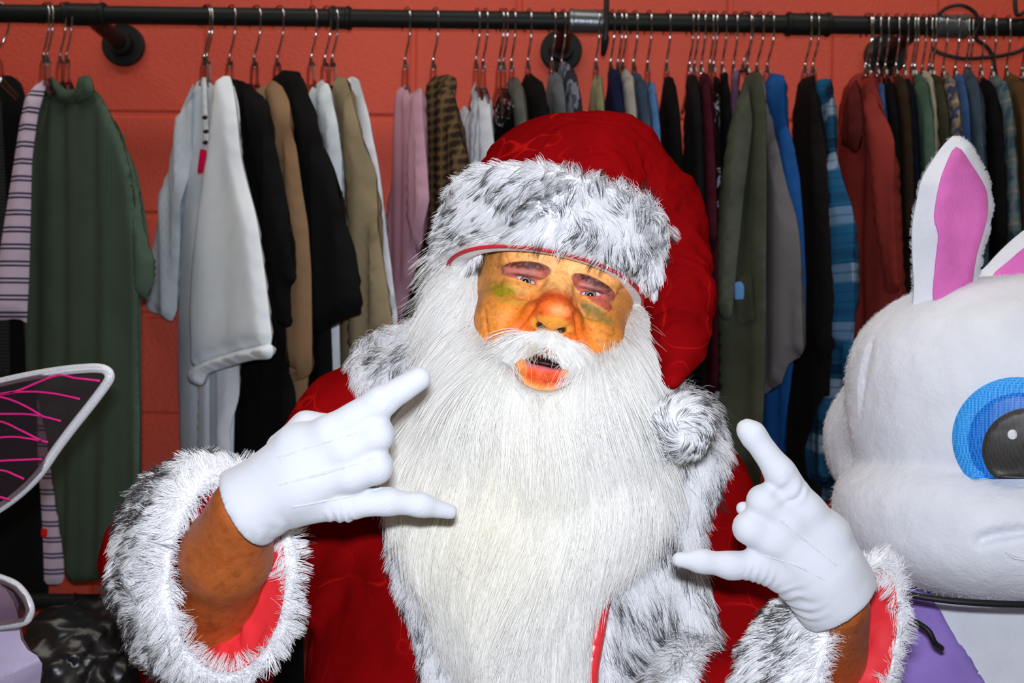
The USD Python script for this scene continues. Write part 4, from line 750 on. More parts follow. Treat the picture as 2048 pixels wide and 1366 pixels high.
q = cv * np.array([9, 9, 5.0]); w = meshkit.fbm(q, 4, 21); cv = cv + cn * (0.016 * (np.abs(w - 0.5) * 2 - 0.3) + 0.006 * (meshkit.fbm(cv * 30, 3, 5) - 0.5))[:, None]
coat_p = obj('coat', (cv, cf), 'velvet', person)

# ---- white fur with dark guard hairs
plain('fur_base', (0.80, 0.80, 0.83), rough=0.9, bump=0.3, scale=200, var=0.15, vscale=40, spec=0.1)
def fur(mesh, n, length, flow, parent, seed, dark=0.22, freq=70.0, name='fur', white=(0.93, 0.94, 0.97), keys=4, width=0.00036, shade=None, weight=None, **kw):
    """White pile, and among it, in patches, tufts of longer guard hairs with dark ends."""
    r = np.random.default_rng(seed); st, p, nm, near = grow(mesh, n, length, flow, r, keys=keys, weight=weight, **kw)
    wcol = np.array(white) * r.uniform(0.84, 1.06, (n, 1)); hair(name, st, np.clip(np.repeat(wcol[:, None], keys, 1), 0, 0.96), parent, width=width * r.uniform(0.8, 1.2, n), tip=0.3)
    g = int(n * dark); patch = lambda c: (weight(c) if weight else 1.0) * (np.clip((meshkit.fbm(c * freq * 0.45, 2, seed + 3) - 0.42) / 0.14, 0.06, 1.0)) * (shade(c) if shade else 1.0)
    st, p, nm, near = grow(mesh, g, length * 1.12, flow, r, keys=keys, weight=patch, **{**kw, 'tuft': 7, 'clump': 0.9, 'lift': kw.get('lift', 0.6) * 1.05})
    t = np.linspace(0, 1, keys)[None, :, None]; m = np.clip((t - 0.2) / 0.3, 0, 1); d = np.array([0.026, 0.023, 0.023]) * r.uniform(0.5, 2.5, (g, 1)); hair('guard_hair', st, np.array(white) * (1 - m) + d[:, None] * m, parent, width=width * 1.25, tip=0.35, label='dark-tipped guard hairs')
def drift(base, seed, f=25.0, amp=0.7):
    """A flow that wanders around a main direction (points to camera-frame vectors)."""
    def go(p):
        b = base(p) if callable(base) else np.broadcast_to(np.asarray(base, float), p.shape)
        n = np.stack([meshkit.noise(p * f, seed + i) - 0.5 for i in range(3)], 1) * 2 * amp
        return b + n
    return go

# ---- hat
HAT = rot('y', 11.5) @ rot('x', -13.0); HC = P(1106, 494, 0.982)
toHat = lambda X, Y, Z: [((X - HC[0]) * HAT[0, i] + (Y - HC[1]) * HAT[1, i] + (Z - HC[2]) * HAT[2, i]) for i in range(3)]
crown = Vol.box(HC + np.array([-0.14, -0.16, -0.20]), HC + np.array([0.20, 0.15, 0.17]), 0.0032)
crown.ell(HC + HAT @ np.array([0.006, 0.004, 0.028]), (0.099, 0.101, 0.104), HAT, 0.01)
crown.chain([P(1230, 370, 1.01), P(1312, 430, 1.0), P(1350, 520, .985), P(1362, 600, .955), P(1362, 680, .925), P(1345, 768, .885)], [0.066, 0.040, 0.027, 0.0225, 0.0170, 0.0065], 0.03)
crown.fn(g_lo(crown), g_hi(crown), lambda X, Y, Z: (lambda h: np.maximum(-(h[2] * -1 - 0.006), 0) * 0 + np.where(np.sqrt(h[0] ** 2 + h[1] ** 2) < 0.094, h[2] - 0.004, 1.0))(toHat(X, Y, Z)), 0.0, 'cut')
hv, hf_ = crown.mesh(); hv = relax(hv, hf_, 2, 0.5); hn = vnormals(hv, hf_)
w = meshkit.fbm(hv * np.array([16, 16, 26.0]) + meshkit.noise(hv * 12, 9)[:, None] * 2.0, 4, 31); hv = hv + hn * (0.013 * (0.35 - np.abs(w - 0.5) * 2.2))[:, None]
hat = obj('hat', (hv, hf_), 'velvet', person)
brim = Vol.box(HC + np.array([-0.16, -0.16, -0.13]), HC + np.array([0.16, 0.16, 0.12]), 0.0034)
def brim_sdf(X, Y, Z):
    a, b, c = toHat(X, Y, Z); ca, cb = 0.0930, 0.0985; k = np.sqrt((a / ca) ** 2 + (b / cb) ** 2) + 1e-9; dr = np.abs((k - 1) * 0.096) - 0.007; dz = np.abs(c + 0.006 - 0.004 * np.exp(-((b + 0.1) / 0.06) ** 2)) - 0.028
    return np.sqrt(np.maximum(dr, 0) ** 2 + np.maximum(dz, 0) ** 2) + np.minimum(np.maximum(dr, dz), 0) - 0.0085
brim.fn(g_lo(brim), g_hi(brim), brim_sdf, 0.0)
rv, rf = brim.mesh(); rn = vnormals(rv, rf); rv = rv + rn * (0.008 * (meshkit.fbm(rv * 38, 3, 2) - 0.5) * np.clip(((rv - HC) @ HAT[:, 2] + 0.034) / 0.02, 0, 1))[:, None]
brim_p = obj('brim', (rv, rf), 'fur_base', hat, label='white faux fur brim with dark tips')
def brim_flow(p):
    d = p - HC; out = d - (d @ HAT[:, 2])[:, None] * HAT[:, 2]; out = unit(out)
    return -HAT[:, 2] * 0.75 + out * 0.15 + np.array([-0.25, 0, 0.0])
fur((rv, rf), 30000, 0.019, drift(brim_flow, 4, 34, 0.9), hat, 41, dark=0.24, freq=110, lift=0.55, bend=0.4, clump=0.75, tuft=30, name='brim_fur', weight=lambda p: np.where((p - HC) @ HAT[:, 2] < -0.0375 + 0.004 * np.exp(-(((p - HC) @ HAT[:, 1] + 0.1) / 0.06) ** 2), 0.0, 1.0))
e = np.linspace(0, 2 * np.pi, 90); edge = HC + np.stack([0.0965 * np.cos(e), 0.1025 * np.sin(e), np.full(90, -0.0425) + 0.004 * np.exp(-((0.1000 * np.sin(e) + 0.1) / 0.06) ** 2)], 1) @ HAT.T
obj('hem', tube(edge, 0.0022, 8), 'red_braid', hat, label='narrow red hem under the fur brim')
pom = trimesh.creation.icosphere(5, 0.023); pv = np.array(pom.vertices); PC = P(1361, 851, 0.872); pv = pv * (1 + 0.18 * (meshkit.fbm(pv * 90, 2, 7) - 0.5))[:, None] + PC
pom_p = obj('pompom', (pv, pom.faces), 'fur_base', hat, label='round white fur pompom')
fur((pv, pom.faces), 5200, 0.017, drift(lambda p: np.cross(unit(p - PC), np.array([0.35, -0.8, 0.3])) + np.array([0.1, 0, -0.4]), 6, 40, 0.5), hat, 43, dark=0.26, freq=110, lift=0.35, bend=0.6, name='pompom_fur', tuft=22)

# ---- fur cuffs with red satin lining
def cuff(name, c, axis, A, B, n, seed, label, ra=1.0):
    prof = np.array([(0.004, 0.003), (-0.004, 0.005), (-0.004, 0.010), (0.005, 0.0135), (0.030, 0.016), (0.060, 0.016), (0.085, 0.013), (0.094, 0.005), (0.06, 0.005), (0.03, 0.004)])
    th = np.linspace(0, 2 * np.pi, 120, endpoint=False); a0, b0 = np.linalg.norm(A), np.linalg.norm(B); ua, ub = A / a0, B / b0
    def ring(s, o):
        return c + axis * s + np.cos(th)[:, None] * ua * (a0 + o) + np.sin(th)[:, None] * ub * (b0 + o)
    ps = spline(prof, 40, closed=True); v = np.vstack([ring(s, o) for s, o in ps]); m, k = len(ps), len(th)
    i, j = np.meshgrid(np.arange(m), np.arange(k), indexing='ij'); q = np.stack([i * k + j, i * k + (j + 1) % k, (i + 1) % m * k + (j + 1) % k, (i + 1) % m * k + j], -1).reshape(-1, 4)
    f = np.vstack([q[:, [0, 1, 2]], q[:, [0, 2, 3]]]); f = flip_out(v - v.mean(0), f); nn = vnormals(v, f); v = v + nn * (0.012 * (meshkit.fbm(v * 34, 3, seed) - 0.5) * np.repeat(np.clip((ps[:, 1] - 0.005) / 0.008, 0, 1), k))[:, None]
    cp = obj('cuff', (v, f), 'fur_base', coat_p, label=label)
    ls = np.linspace(0.0, 1.0, 26); lv = np.vstack([ring(-0.004 + 0.13 * s, 0.0025 - 0.026 * s ** 1.2) for s in ls]); m = len(ls)
    i, j = np.meshgrid(np.arange(m - 1), np.arange(k), indexing='ij'); q = np.stack([i * k + j, i * k + (j + 1) % k, (i + 1) * k + (j + 1) % k, (i + 1) * k + j], -1).reshape(-1, 4)
    lf = np.vstack([q[:, [0, 1, 2]], q[:, [0, 2, 3]]]); inward = unit((c + axis * 0.05) - lv); wn = meshkit.fbm(lv * np.array([30, 30, 14.0]), 4, seed + 1)
    lv = lv + inward * (0.026 * np.abs(wn - 0.5) * 2 * np.repeat(np.clip(ls * 5, 0, 1), k))[:, None]
    obj('lining', (lv, lf), 'red_satin', coat_p, label='shiny red satin lining')
    inv = np.linalg.inv(np.stack([axis, ua, ub])); loc = lambda p: (p - c) @ inv
    def fl(p):
        q = loc(p); s = q[:, 0]; r = q[:, 1:2] * ua + q[:, 2:3] * ub; k2 = np.sqrt((q[:, 1] / a0) ** 2 + (q[:, 2] / b0) ** 2) + 1e-9; o2 = np.linalg.norm(r, axis=1) * (1 - 1 / k2); return unit(r) * np.where(s < 0.010, np.clip((o2 - 0.006) / 0.006, -0.3, 0.8), np.clip(0.8 - s / 0.03, -0.1, 0.8))[:, None] + axis * np.clip(s / 0.03, -0.3, 1)[:, None] * 0.55 + np.array([0, 0, -0.35])
    fur((v, f), n, 0.017, drift(fl, seed, 30, 0.75), coat_p, seed, dark=0.40, freq=90, lift=0.7, bend=0.35, name='cuff_fur', clump=0.75, tuft=28, shade=lambda p: np.clip((loc(p)[:, 0] - 0.008) / 0.022, 0.10, 2.6), weight=lambda p: np.where((loc(p)[:, 1] / (a0 + 0.0085)) ** 2 + (loc(p)[:, 2] / (b0 + 0.0085)) ** 2 < np.where(loc(p)[:, 0] > 0.0, 1.0, 0.0), 0.0, 1.0))
cuff('cuff', cl, axl, np.array([0.0375, 0.018, 0.004]), np.array([-0.004, 0.0, 0.0735]), 15000, 51, 'wide fur cuff with grey streaks around the bare forearm')
cuff('cuff', cr, axr, np.array([0.034, 0.026, -0.012]), np.array([0.022, 0.012, 0.068]), 12000, 53, 'wide fur cuff beside the plush rabbit head')

def lip_fur(path, c, axis, A, B, seed, n=2200):
    r = np.random.default_rng(seed); th = r.uniform(0, 2 * np.pi, n); ua, ub = unit(A), unit(B); a0, b0 = np.linalg.norm(A), np.linalg.norm(B); o = r.uniform(0.003, 0.011, (n, 1))
    rad = np.cos(th)[:, None] * ua + np.sin(th)[:, None] * ub; root = c - axis * 0.0035 + np.cos(th)[:, None] * ua * (a0 + o) + np.sin(th)[:, None] * ub * (b0 + o); d = unit(-axis * 0.8 + rad * r.uniform(-0.9, 0.6, (n, 1)) + r.normal(0, 0.35, (n, 3)))
    t = np.linspace(0, 1, 4)[None, :, None]; st = root[:, None] + d[:, None] * t * r.uniform(0.007, 0.014, (n, 1, 1)) - rad[:, None] * (t ** 2) * r.uniform(-0.004, 0.005, (n, 1, 1)); hair('lip_fur', st, np.array([0.92, 0.93, 0.96]), path, width=0.00034, tip=0.3)
lip_fur(coat_p, cl, axl, np.array([0.0375, 0.018, 0.004]), np.array([-0.004, 0.0, 0.0735]), 81); lip_fur(coat_p, cr, axr, np.array([0.034, 0.026, -0.012]), np.array([0.022, 0.012, 0.068]), 82)
# ---- fur collar and front bands of the coat
def band(poly, name, thick, seed, n, flow, length, label, dark=0.22, lift=0.5, edge=26.0, step=9.0, keys=4, y0=0.86, dens=None):
    q = spline(np.array(poly, float), 160, closed=True); p2, t, d = triangulate(q, step)
    Y = coat.depth(p2[:, 0], p2[:, 1], y0, 1.22, 0.003); ok = ~np.isnan(Y)
    Y[~ok] = Y[ok][cKDTree(p2[ok]).query(p2[~ok])[1]]
    e = np.vstack([t[:, [0, 1]], t[:, [1, 2]], t[:, [2, 0]]])
    for _ in range(6):
        a = np.zeros(len(Y)); c = np.zeros(len(Y)); np.add.at(a, e[:, 0], Y[e[:, 1]]); np.add.at(c, e[:, 0], 1); np.add.at(a, e[:, 1], Y[e[:, 0]]); np.add.at(c, e[:, 1], 1); Y = 0.5 * Y + 0.5 * a / c
    th = thick * np.sqrt(np.clip(1 - (1 - np.clip(d / edge, 0, 1)) ** 2, 0, 1)); base = np.stack([(p2[:, 0] - 1024) / FPX, np.ones(len(p2)), (683 - p2[:, 1]) / FPX], 1)
    lump = 0.014 * (meshkit.fbm(np.stack([p2[:, 0] / 60, p2[:, 1] / 60, np.zeros(len(p2))], 1), 3, seed) - 0.5) * np.clip(d / edge, 0, 1)
    front = base * (Y - 0.006 - th - lump)[:, None]; backv = base * (Y + 0.004)[:, None]; v = np.vstack([front, backv]); f = np.vstack([t, t[:, ::-1] + len(p2)])
    if np.cross(v[t[:, 1]] - v[t[:, 0]], v[t[:, 2]] - v[t[:, 0]]).sum(0)[1] > 0: f = f[:, ::-1]
    b = obj(name, (v, f), 'fur_base', coat_p, label=label)
    ft = f[:len(t)]; fur((front, ft), n, length, flow, coat_p, seed, dark=dark, lift=lift, bend=0.4, name=name + '_fur', tuft=22, keys=keys, freq=60)
L_BAND = [(716, 704), (744, 668), (800, 650), (862, 640), (900, 690), (880, 770), (850, 840), (826, 900), (822, 980), (846, 1080), (886, 1180), (930, 1300), (980, 1420), (890, 1430), (858, 1366), (832, 1250), (800, 1160), (782, 1080), (776, 980), (790, 860), (764, 790), (722, 776)]
band(L_BAND, 'fur_trim', 0.018, 61, 11000, drift(np.array([-0.1, -0.1, -0.9]), 8, 22, 0.6), 0.022, 'fur collar and front band on the side of the raised hand', y0=0.88)
R_BAND = [(1262, 800), (1300, 760), (1360, 780), (1418, 810), (1442, 880), (1428, 960), (1398, 1040), (1396, 1120), (1416, 1220), (1424, 1290), (1390, 1340), (1380, 1430), (1210, 1430), (1196, 1330), (1206, 1180), (1220, 1080), (1240, 960), (1250, 860)]
band(R_BAND, 'fur_trim', 0.024, 63, 17000, drift(np.array([0.15, -0.1, -0.9]), 9, 16, 0.6), 0.026, 'broad grey-streaked fur band beneath the pompom', dark=0.36, y0=0.86)
br = spline(np.array([(1206, 1150), (1202, 1210), (1190, 1280), (1180, 1340), (1176, 1420)], float), 30); bY = coat.depth(br[:, 0], br[:, 1], 0.86, 1.2, 0.002) - 0.030
bp = np.stack([(br[:, 0] - 1024) / FPX * bY, bY, (683 - br[:, 1]) / FPX * bY], 1)
obj('edging', tube(bp, 0.0085, 10), 'red_satin', coat_p, label='red edging of the coat front'); obj('braid', tube(bp + np.array([-0.008, -0.004, 0]), [0.0055 + 0.0018 * (i % 2) for i in range(30)], 8), 'gold_thread', coat_p, label='gold and red braid')
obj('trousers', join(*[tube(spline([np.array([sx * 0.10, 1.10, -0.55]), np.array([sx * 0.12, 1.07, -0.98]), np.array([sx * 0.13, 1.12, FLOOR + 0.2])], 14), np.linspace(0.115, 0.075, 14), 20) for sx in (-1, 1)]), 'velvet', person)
for sx in (-1, 1):
    bt = Vol.box(np.array([sx * 0.14 - 0.09, 0.85, FLOOR - 0.01]), np.array([sx * 0.14 + 0.09, 1.24, FLOOR + 0.33]), 0.007)
    bt.cone(np.array([sx * 0.13, 1.12, FLOOR + 0.26]), np.array([sx * 0.13, 1.13, FLOOR + 0.09]), 0.062, 0.056, 0.02).cone(np.array([sx * 0.13, 1.12, FLOOR + 0.055]), np.array([sx * 0.15, 0.95, FLOOR + 0.046]), 0.054, 0.046, 0.02)
    obj('boot', bt.mesh(), 'black_rubber', person)

# ---- beard and moustache
rows = np.array([(700, 905, 1285, .990, .045), (780, 850, 1308, .957, .052), (860, 822, 1316, .938, .062), (940, 806, 1314, .928, .068), (1020, 806, 1290, .922, .070), (1100, 842, 1236, .920, .068), (1200, 884, 1196, .922, .062), (1300, 922, 1178, .926, .052), (1400, 956, 1150, .932, .042), (1500, 1000, 1100, .940, .026)], float)
zr = (683 - rows[:, 0]) / FPX * 0.91; xl, xr = (rows[:, 1] - 1024) / FPX * rows[:, 3], (rows[:, 2] - 1024) / FPX * rows[:, 3]; o = np.argsort(zr)
ip = lambda a, Z: np.interp(Z, zr[o], a[o])
beard = Vol.box(np.array([-0.125, 0.82, -0.39]), np.array([0.155, 1.08, 0.10]), 0.0042)
def beard_sdf(X, Y, Z):
    a, b, yc, hd = ip(xl, Z), ip(xr, Z), ip(rows[:, 3], Z), ip(rows[:, 4], Z); hw = (b - a) / 2 - 0.006
    return (np.sqrt(((X - (a + b) / 2) / hw) ** 2 + ((Y - yc) / hd) ** 2) - 1) * np.minimum(hw, hd) + np.where((Z > 0.0) | (Z < zr.min()), 1.0, 0.0)
beard.fn(g_lo(beard), g_hi(beard), beard_sdf, 0.0)
beard.chain([P(928, 530, .985), P(922, 620, .965), P(938, 728, .925), P(985, 788, .892), P(1070, 850, .884)], [.017, .021, .025, .028, .031], 0.015)
beard.chain([P(1284, 610, .985), P(1276, 680, .960), P(1245, 745, .925), P(1195, 790, .900), P(1085, 850, .884)], [.013, .020, .026, .030, .031], 0.015)
mouth_c = H(2, 0, -76)
beard.ell(H(1, 12, -76), mm(30, 44, 23), HEAD, 0.006, 'cut')
dv, df = beard.mesh(); dv = relax(dv, df, 2, 0.5)
plain('beard_base', (0.66, 0.65, 0.60), rough=0.9, bump=0.2, scale=150, var=0.1, vscale=20, spec=0.1)
beard_p = obj('beard', (dv, df), 'beard_base', person, label='long white beard')
dxl, dxr = np.gradient(xl[o], zr[o]), np.gradient(xr[o], zr[o])
def beard_flow(p):
    a, b = ip(xl, p[:, 2]), ip(xr, p[:, 2]); t = np.clip((p[:, 0] - a) / (b - a), 0, 1); vx = -(np.interp(p[:, 2], zr[o], dxl) * (1 - t) + np.interp(p[:, 2], zr[o], dxr) * t)
    up = np.clip((p[:, 2] + 0.07) / 0.10, 0, 1); side = np.sign(p[:, 0] - 0.03) * np.clip(np.abs(p[:, 0] - 0.03) / 0.06, 0, 1)
    return np.stack([np.clip(vx, -0.6, 0.6) * (1 - up) + side * up * 0.42 + (t - 0.5) * 0.25, np.full(len(p), -0.10), np.full(len(p), -1.0)], 1)
def beard_tone(p, n, keys, seed):
    r = np.random.default_rng(seed); base = np.array([0.94, 0.93, 0.89]) * r.uniform(0.82, 1.08, (n, 1)); c = np.exp(-(((p[:, 0] - P(1000, 950, .87)[0]) / 0.07) ** 2 + ((p[:, 2] - P(1000, 960, .87)[2]) / 0.07) ** 2))[:, None]
    base = base * (1 - 0.6 * c * (1 - np.array([0.98, 0.93, 0.76]))); return np.clip(np.repeat(base[:, None], keys, 1), 0, 0.93)
r = np.random.default_rng(71)
st, p, nm, near = grow((dv, df), 31000, lambda p: np.where(p[:, 2] > -0.02, 0.062, 0.088), drift(beard_flow, 12, 13, 0.46), r, lift=0.22, keys=6, jitter=0.10, bend=0.55, clump=0.55, tuft=26, clear=0.0015, weight=lambda c: (np.abs((c - H(1, 0, -76)) @ HEAD[:, 0]) > 0.031) | (((c - H(1, 0, -76)) @ HEAD[:, 2]) < -0.0275) | (c[:, 1] > 0.93))
hair('beard_hair', st, beard_tone(p, len(p), 6, 5), beard_p, width=0.00034, tip=0.4)
fly, p, nm, near = grow((dv, df), 900, 0.055, drift(beard_flow, 15, 20, 0.9), r, lift=0.7, keys=7, jitter=0.3, bend=0.4, clump=0.7, tuft=5, weight=lambda c: np.where((np.abs(c[:, 0] - 0.03) > 0.075), 1.0, 0.06))
hair('stray_hair', fly, np.clip(beard_tone(p, len(p), 7, 6) * 0.9, 0, 1), beard_p, width=0.0002, tip=0.4)
mous = Vol.box(np.array([-0.08, 0.80, -0.10]), np.array([0.14, 0.97, 0.03]), 0.0026)
MC = H(0, 7, -51)
mous.chain([H(-56, -36, -106), H(-41, -15, -90), H(-21, 2, -60), H(0, 7, -51), H(20, 3, -59), H(40, -14, -84), H(58, -36, -100)], [.009, .0105, .0085, .0075, .0085, .0105, .009], 0.006)
mv, mf = mous.mesh(); mv = relax(mv, mf, 1, 0.5); mous_p = obj('moustache', (mv, mf), 'beard_base', person, label='white moustache')
def mous_flow(p):
    u = (p - MC) @ HEAD[:, 0]; s = np.clip(u / 0.022, -1, 1); return HEAD[:, 0] * (s * 0.95)[:, None] - HEAD[:, 2] * (0.55 + 0.45 * np.abs(s))[:, None] + np.array([0, -0.12, 0])
st, p, nm, near = grow((mv, mf), 7000, lambda p: np.where(np.abs((p - MC) @ HEAD[:, 0]) < 0.021, 0.013, 0.038), drift(mous_flow, 17, 40, 0.4), r, lift=0.32, keys=6, jitter=0.16, bend=0.5, clump=0.6, tuft=18)
hair('moustache_hair', st, beard_tone(p + 10, len(p), 6, 8), mous_p, width=0.00032, tip=0.35)
k = 26; rr = np.random.default_rng(3); root = np.stack([H(rr.uniform(-24, -4), 12, rr.uniform(-60, -56)) for _ in range(k)]); tip_ = np.stack([H(rr.uniform(-30, -4), 10, rr.uniform(-84, -72)) for _ in range(k)]); tt = np.linspace(0, 1, 6)[None, :, None]
hs = root[:, None] * (1 - tt) + tip_[:, None] * tt + np.sin(tt * 3.1) * np.array([0, -0.006, 0]) + rr.normal(0, 0.0006, (k, 6, 3)); hair('stray_hair', hs, np.array([0.62, 0.52, 0.42]), mous_p, width=0.00035, tip=0.5)
# ------------------------------------------------------------------ the person in the plush rabbit costume
mat('plush', {'t': ('texture_coordinate', {}), 'n': ('noise_texture', {'scale': 22.0, 'detail': 4.0}), 'r': ('rgb_ramp', {'ramp': [(0.3, (0.68, 0.72, 0.78)), (0.7, (0.78, 0.81, 0.86))]}), 'n2': ('noise_texture', {'scale': 130.0, 'detail': 4.0, 'roughness': 0.7}), 'b': ('bump', {'strength': 0.35, 'distance': 0.004}),
    'p': ('principled_bsdf', {'roughness': 0.9, 'specular_ior_level': 0.1, 'sheen_weight': 0.25})}, [('t.object', 'n.vector'), ('n.fac', 'r.fac'), ('r.color', 'p.base_color'), ('t.object', 'n2.vector'), ('n2.fac', 'b.height'), ('b.normal', 'p.normal')])
plain('pink_plush', S(232, 120, 196), rough=0.85, bump=0.35, scale=300, var=0.14, vscale=20, spec=0.1); plain('purple_cloth', S(156, 130, 210), rough=0.8, bump=0.3, scale=500, var=0.12, vscale=14, spec=0.15)
mat('blue_mesh', {'t': ('texture_coordinate', {}), 'v': ('voronoi_texture', {'scale': 420.0, 'randomness': 0.15}), 'r': ('rgb_ramp', {'ramp': [(0.0, S(6, 56, 140)), (0.35, S(14, 92, 190)), (0.6, S(40, 136, 224))]}), 'p': ('principled_bsdf', {'roughness': 0.45, 'specular_ior_level': 0.3})}, [('t.object', 'v.vector'), ('v.distance', 'r.fac'), ('r.color', 'p.base_color')])
mat('black_mesh', {'t': ('texture_coordinate', {}), 'v': ('voronoi_texture', {'scale': 420.0, 'randomness': 0.15}), 'r': ('rgb_ramp', {'ramp': [(0.0, (0.006, 0.006, 0.006)), (0.6, (0.04, 0.036, 0.032))]}), 'p': ('principled_bsdf', {'roughness': 0.5})}, [('t.object', 'v.vector'), ('v.distance', 'r.fac'), ('r.color', 'p.base_color')])
mat('blue_felt', {'t': ('texture_coordinate', {}), 'v': ('voronoi_texture', {'scale': 420.0, 'randomness': 0.15}), 'r': ('rgb_ramp', {'ramp': [(0.0, S(16, 100, 190)), (0.4, S(40, 146, 232)), (0.7, S(90, 180, 245))]}), 'p': ('principled_bsdf', {'roughness': 0.6, 'specular_ior_level': 0.2})}, [('t.object', 'v.vector'), ('v.distance', 'r.fac'), ('r.color', 'p.base_color')]); plain('white_felt', (0.75, 0.77, 0.8), rough=0.7)
rabbit = thing('person', 'person in a white plush rabbit costume with pink-lined ears, blue eye and purple vest', 'person', at=W(np.array([0.62, 1.2, FLOOR])))
RC = P(2092, 806, 1.14)
rh_ = Vol(np.arange(0.28, 0.92, 0.0045), np.arange(0.88, 1.40, 0.0045), np.arange(-0.34, 0.13, 0.0045))
def super_ell(c, r, p):
    return lambda X, Y, Z: ((np.abs((X - c[0]) / r[0]) ** p + np.abs((Z - c[2]) / r[2]) ** p) ** (2 / p) + ((Y - c[1]) / r[1]) ** 2) ** 0.5 * min(r) - min(r)
rh_.fn(g_lo(rh_), g_hi(rh_), super_ell(RC, (0.222, 0.19, 0.148), 2.7), 0.0)
CH = P(2084, 1030, 1.115); rh_.fn(g_lo(rh_), g_hi(rh_), super_ell(CH, (0.228, 0.192, 0.090), 2.5), 0.004)
rh_.ell(P(1775, 880, 1.24), (0.075, 0.09, 0.085), None, 0.02).ell(P(2430, 880, 1.24), (0.075, 0.09, 0.085), None, 0.02)
rh_.ell(P(2200, 1000, 1.0), (0.075, 0.065, 0.055), None, 0.03)
rhead = rh_.mesh(); rv2, rf2 = rhead; rv2 = relax(rv2, rf2, 1, 0.5); rn2 = vnormals(rv2, rf2)
mz = np.array([(1962, 1082), (1990, 1072), (2050, 1064), (2130, 1078)], float); rpx = 1024 + rv2[:, 0] / rv2[:, 1] * FPX; rpy = 683 - rv2[:, 2] / rv2[:, 1] * FPX; dd = np.full(len(rv2), 1e9)
for a, b in zip(mz[:-1], mz[1:]):
    t = np.clip(((rpx - a[0]) * (b - a)[0] + (rpy - a[1]) * (b - a)[1]) / ((b - a) @ (b - a)), 0, 1); dd = np.minimum(dd, np.hypot(rpx - a[0] - t * (b - a)[0], rpy - a[1] - t * (b - a)[1]))
seam_d = np.abs(rpx - (1748 + (rpy - 620) * -0.16)) * (rpy < 900) + 1e3 * (rpy >= 900)
rv2 = rv2 - rn2 * ((0.010 * np.exp(-(dd / 11) ** 2) + 0.004 * np.exp(-(seam_d / 7) ** 2)) * (rv2[:, 1] < 1.12))[:, None] + rn2 * (0.006 * (meshkit.fbm(rv2 * np.array([24, 24, 11]), 3, 5) - 0.5) + 0.0010 * (meshkit.fbm(rv2 * 90, 2, 6) - 0.5))[:, None]
rhp = obj('head', (rv2, rf2), 'plush', rabbit)
rg = np.random.default_rng(9)
st, p, nm, near = grow((rv2, rf2), 7000, 0.0042, drift(np.array([0, -0.2, -0.5]), 3, 40, 0.8), rg, rim=True, lift=0.7, keys=3, jitter=0.4, bend=0.3, clump=0.5, tuft=10)
hair('pile', st, np.repeat(np.clip(np.array([0.82, 0.85, 0.90]) * rg.uniform(0.92, 1.06, (len(p), 1)), 0, 0.92)[:, None], 3, 1), rhp, width=0.00022, tip=0.4)
def onto(vol, poly, thick, edge, step, y0, y1, base=0.003, dome=0.0):
    q = spline(np.array(poly, float), 90, closed=True); p2, t, d = triangulate(q, step); Y = vol.depth(p2[:, 0], p2[:, 1], y0, y1, 0.002); ok = ~np.isnan(Y); Y[~ok] = Y[ok][cKDTree(p2[ok]).query(p2[~ok])[1]]
    e = np.vstack([t[:, [0, 1]], t[:, [1, 2]], t[:, [2, 0]]])
    for _ in range(4):
        a = np.zeros(len(Y)); c = np.zeros(len(Y)); np.add.at(a, e[:, 0], Y[e[:, 1]]); np.add.at(c, e[:, 0], 1); np.add.at(a, e[:, 1], Y[e[:, 0]]); np.add.at(c, e[:, 1], 1); Y = 0.5 * Y + 0.5 * a / c
    th = thick * np.sqrt(np.clip(1 - (1 - np.clip(d / edge, 0, 1)) ** 2, 0, 1)); b3 = np.stack([(p2[:, 0] - 1024) / FPX, np.ones(len(p2)), (683 - p2[:, 1]) / FPX], 1)
    v = np.vstack([b3 * (Y - base - th)[:, None], b3 * (Y + 0.006)[:, None]]); f = np.vstack([t, t[:, ::-1] + len(p2)])
    if np.cross(v[t[:, 1]] - v[t[:, 0]], v[t[:, 2]] - v[t[:, 0]]).sum(0)[1] > 0: f = f[:, ::-1]
    return v, f
def oval(cx, cy, rx, ry, cut=1e9, n=40):
    a = np.linspace(0, 2 * np.pi, n, endpoint=False); return [(cx + rx * math.cos(t), min(cy + ry * math.sin(t), cut)) for t in a]
for cx in (2034, 2256):
    k_ = 0 if cx < 2100 else 1
    ep = obj('eye', onto(rh_, oval(cx, 876, 130, 122, 958), 0.006, 20, 7, 0.86, 1.2), 'blue_felt', rabbit, label='large blue eye with black pupil' if not k_ else None)
    obj('iris', onto(rh_, oval(cx + (6 if not k_ else -6), 882, 104, 100, 957), 0.003, 14, 7, 0.86, 1.2, 0.0075), 'blue_mesh', ep)
    obj('pupil', onto(rh_, oval(cx + (24 if not k_ else -24), 900, 94, 84, 956), 0.003, 14, 6, 0.86, 1.2, 0.0105), 'black_mesh', ep)
    obj('highlight', onto(rh_, oval(cx + (-9 if not k_ else 9), 869, 10, 10), 0.001, 4, 3, 0.86, 1.2, 0.0140), 'white_felt', ep)
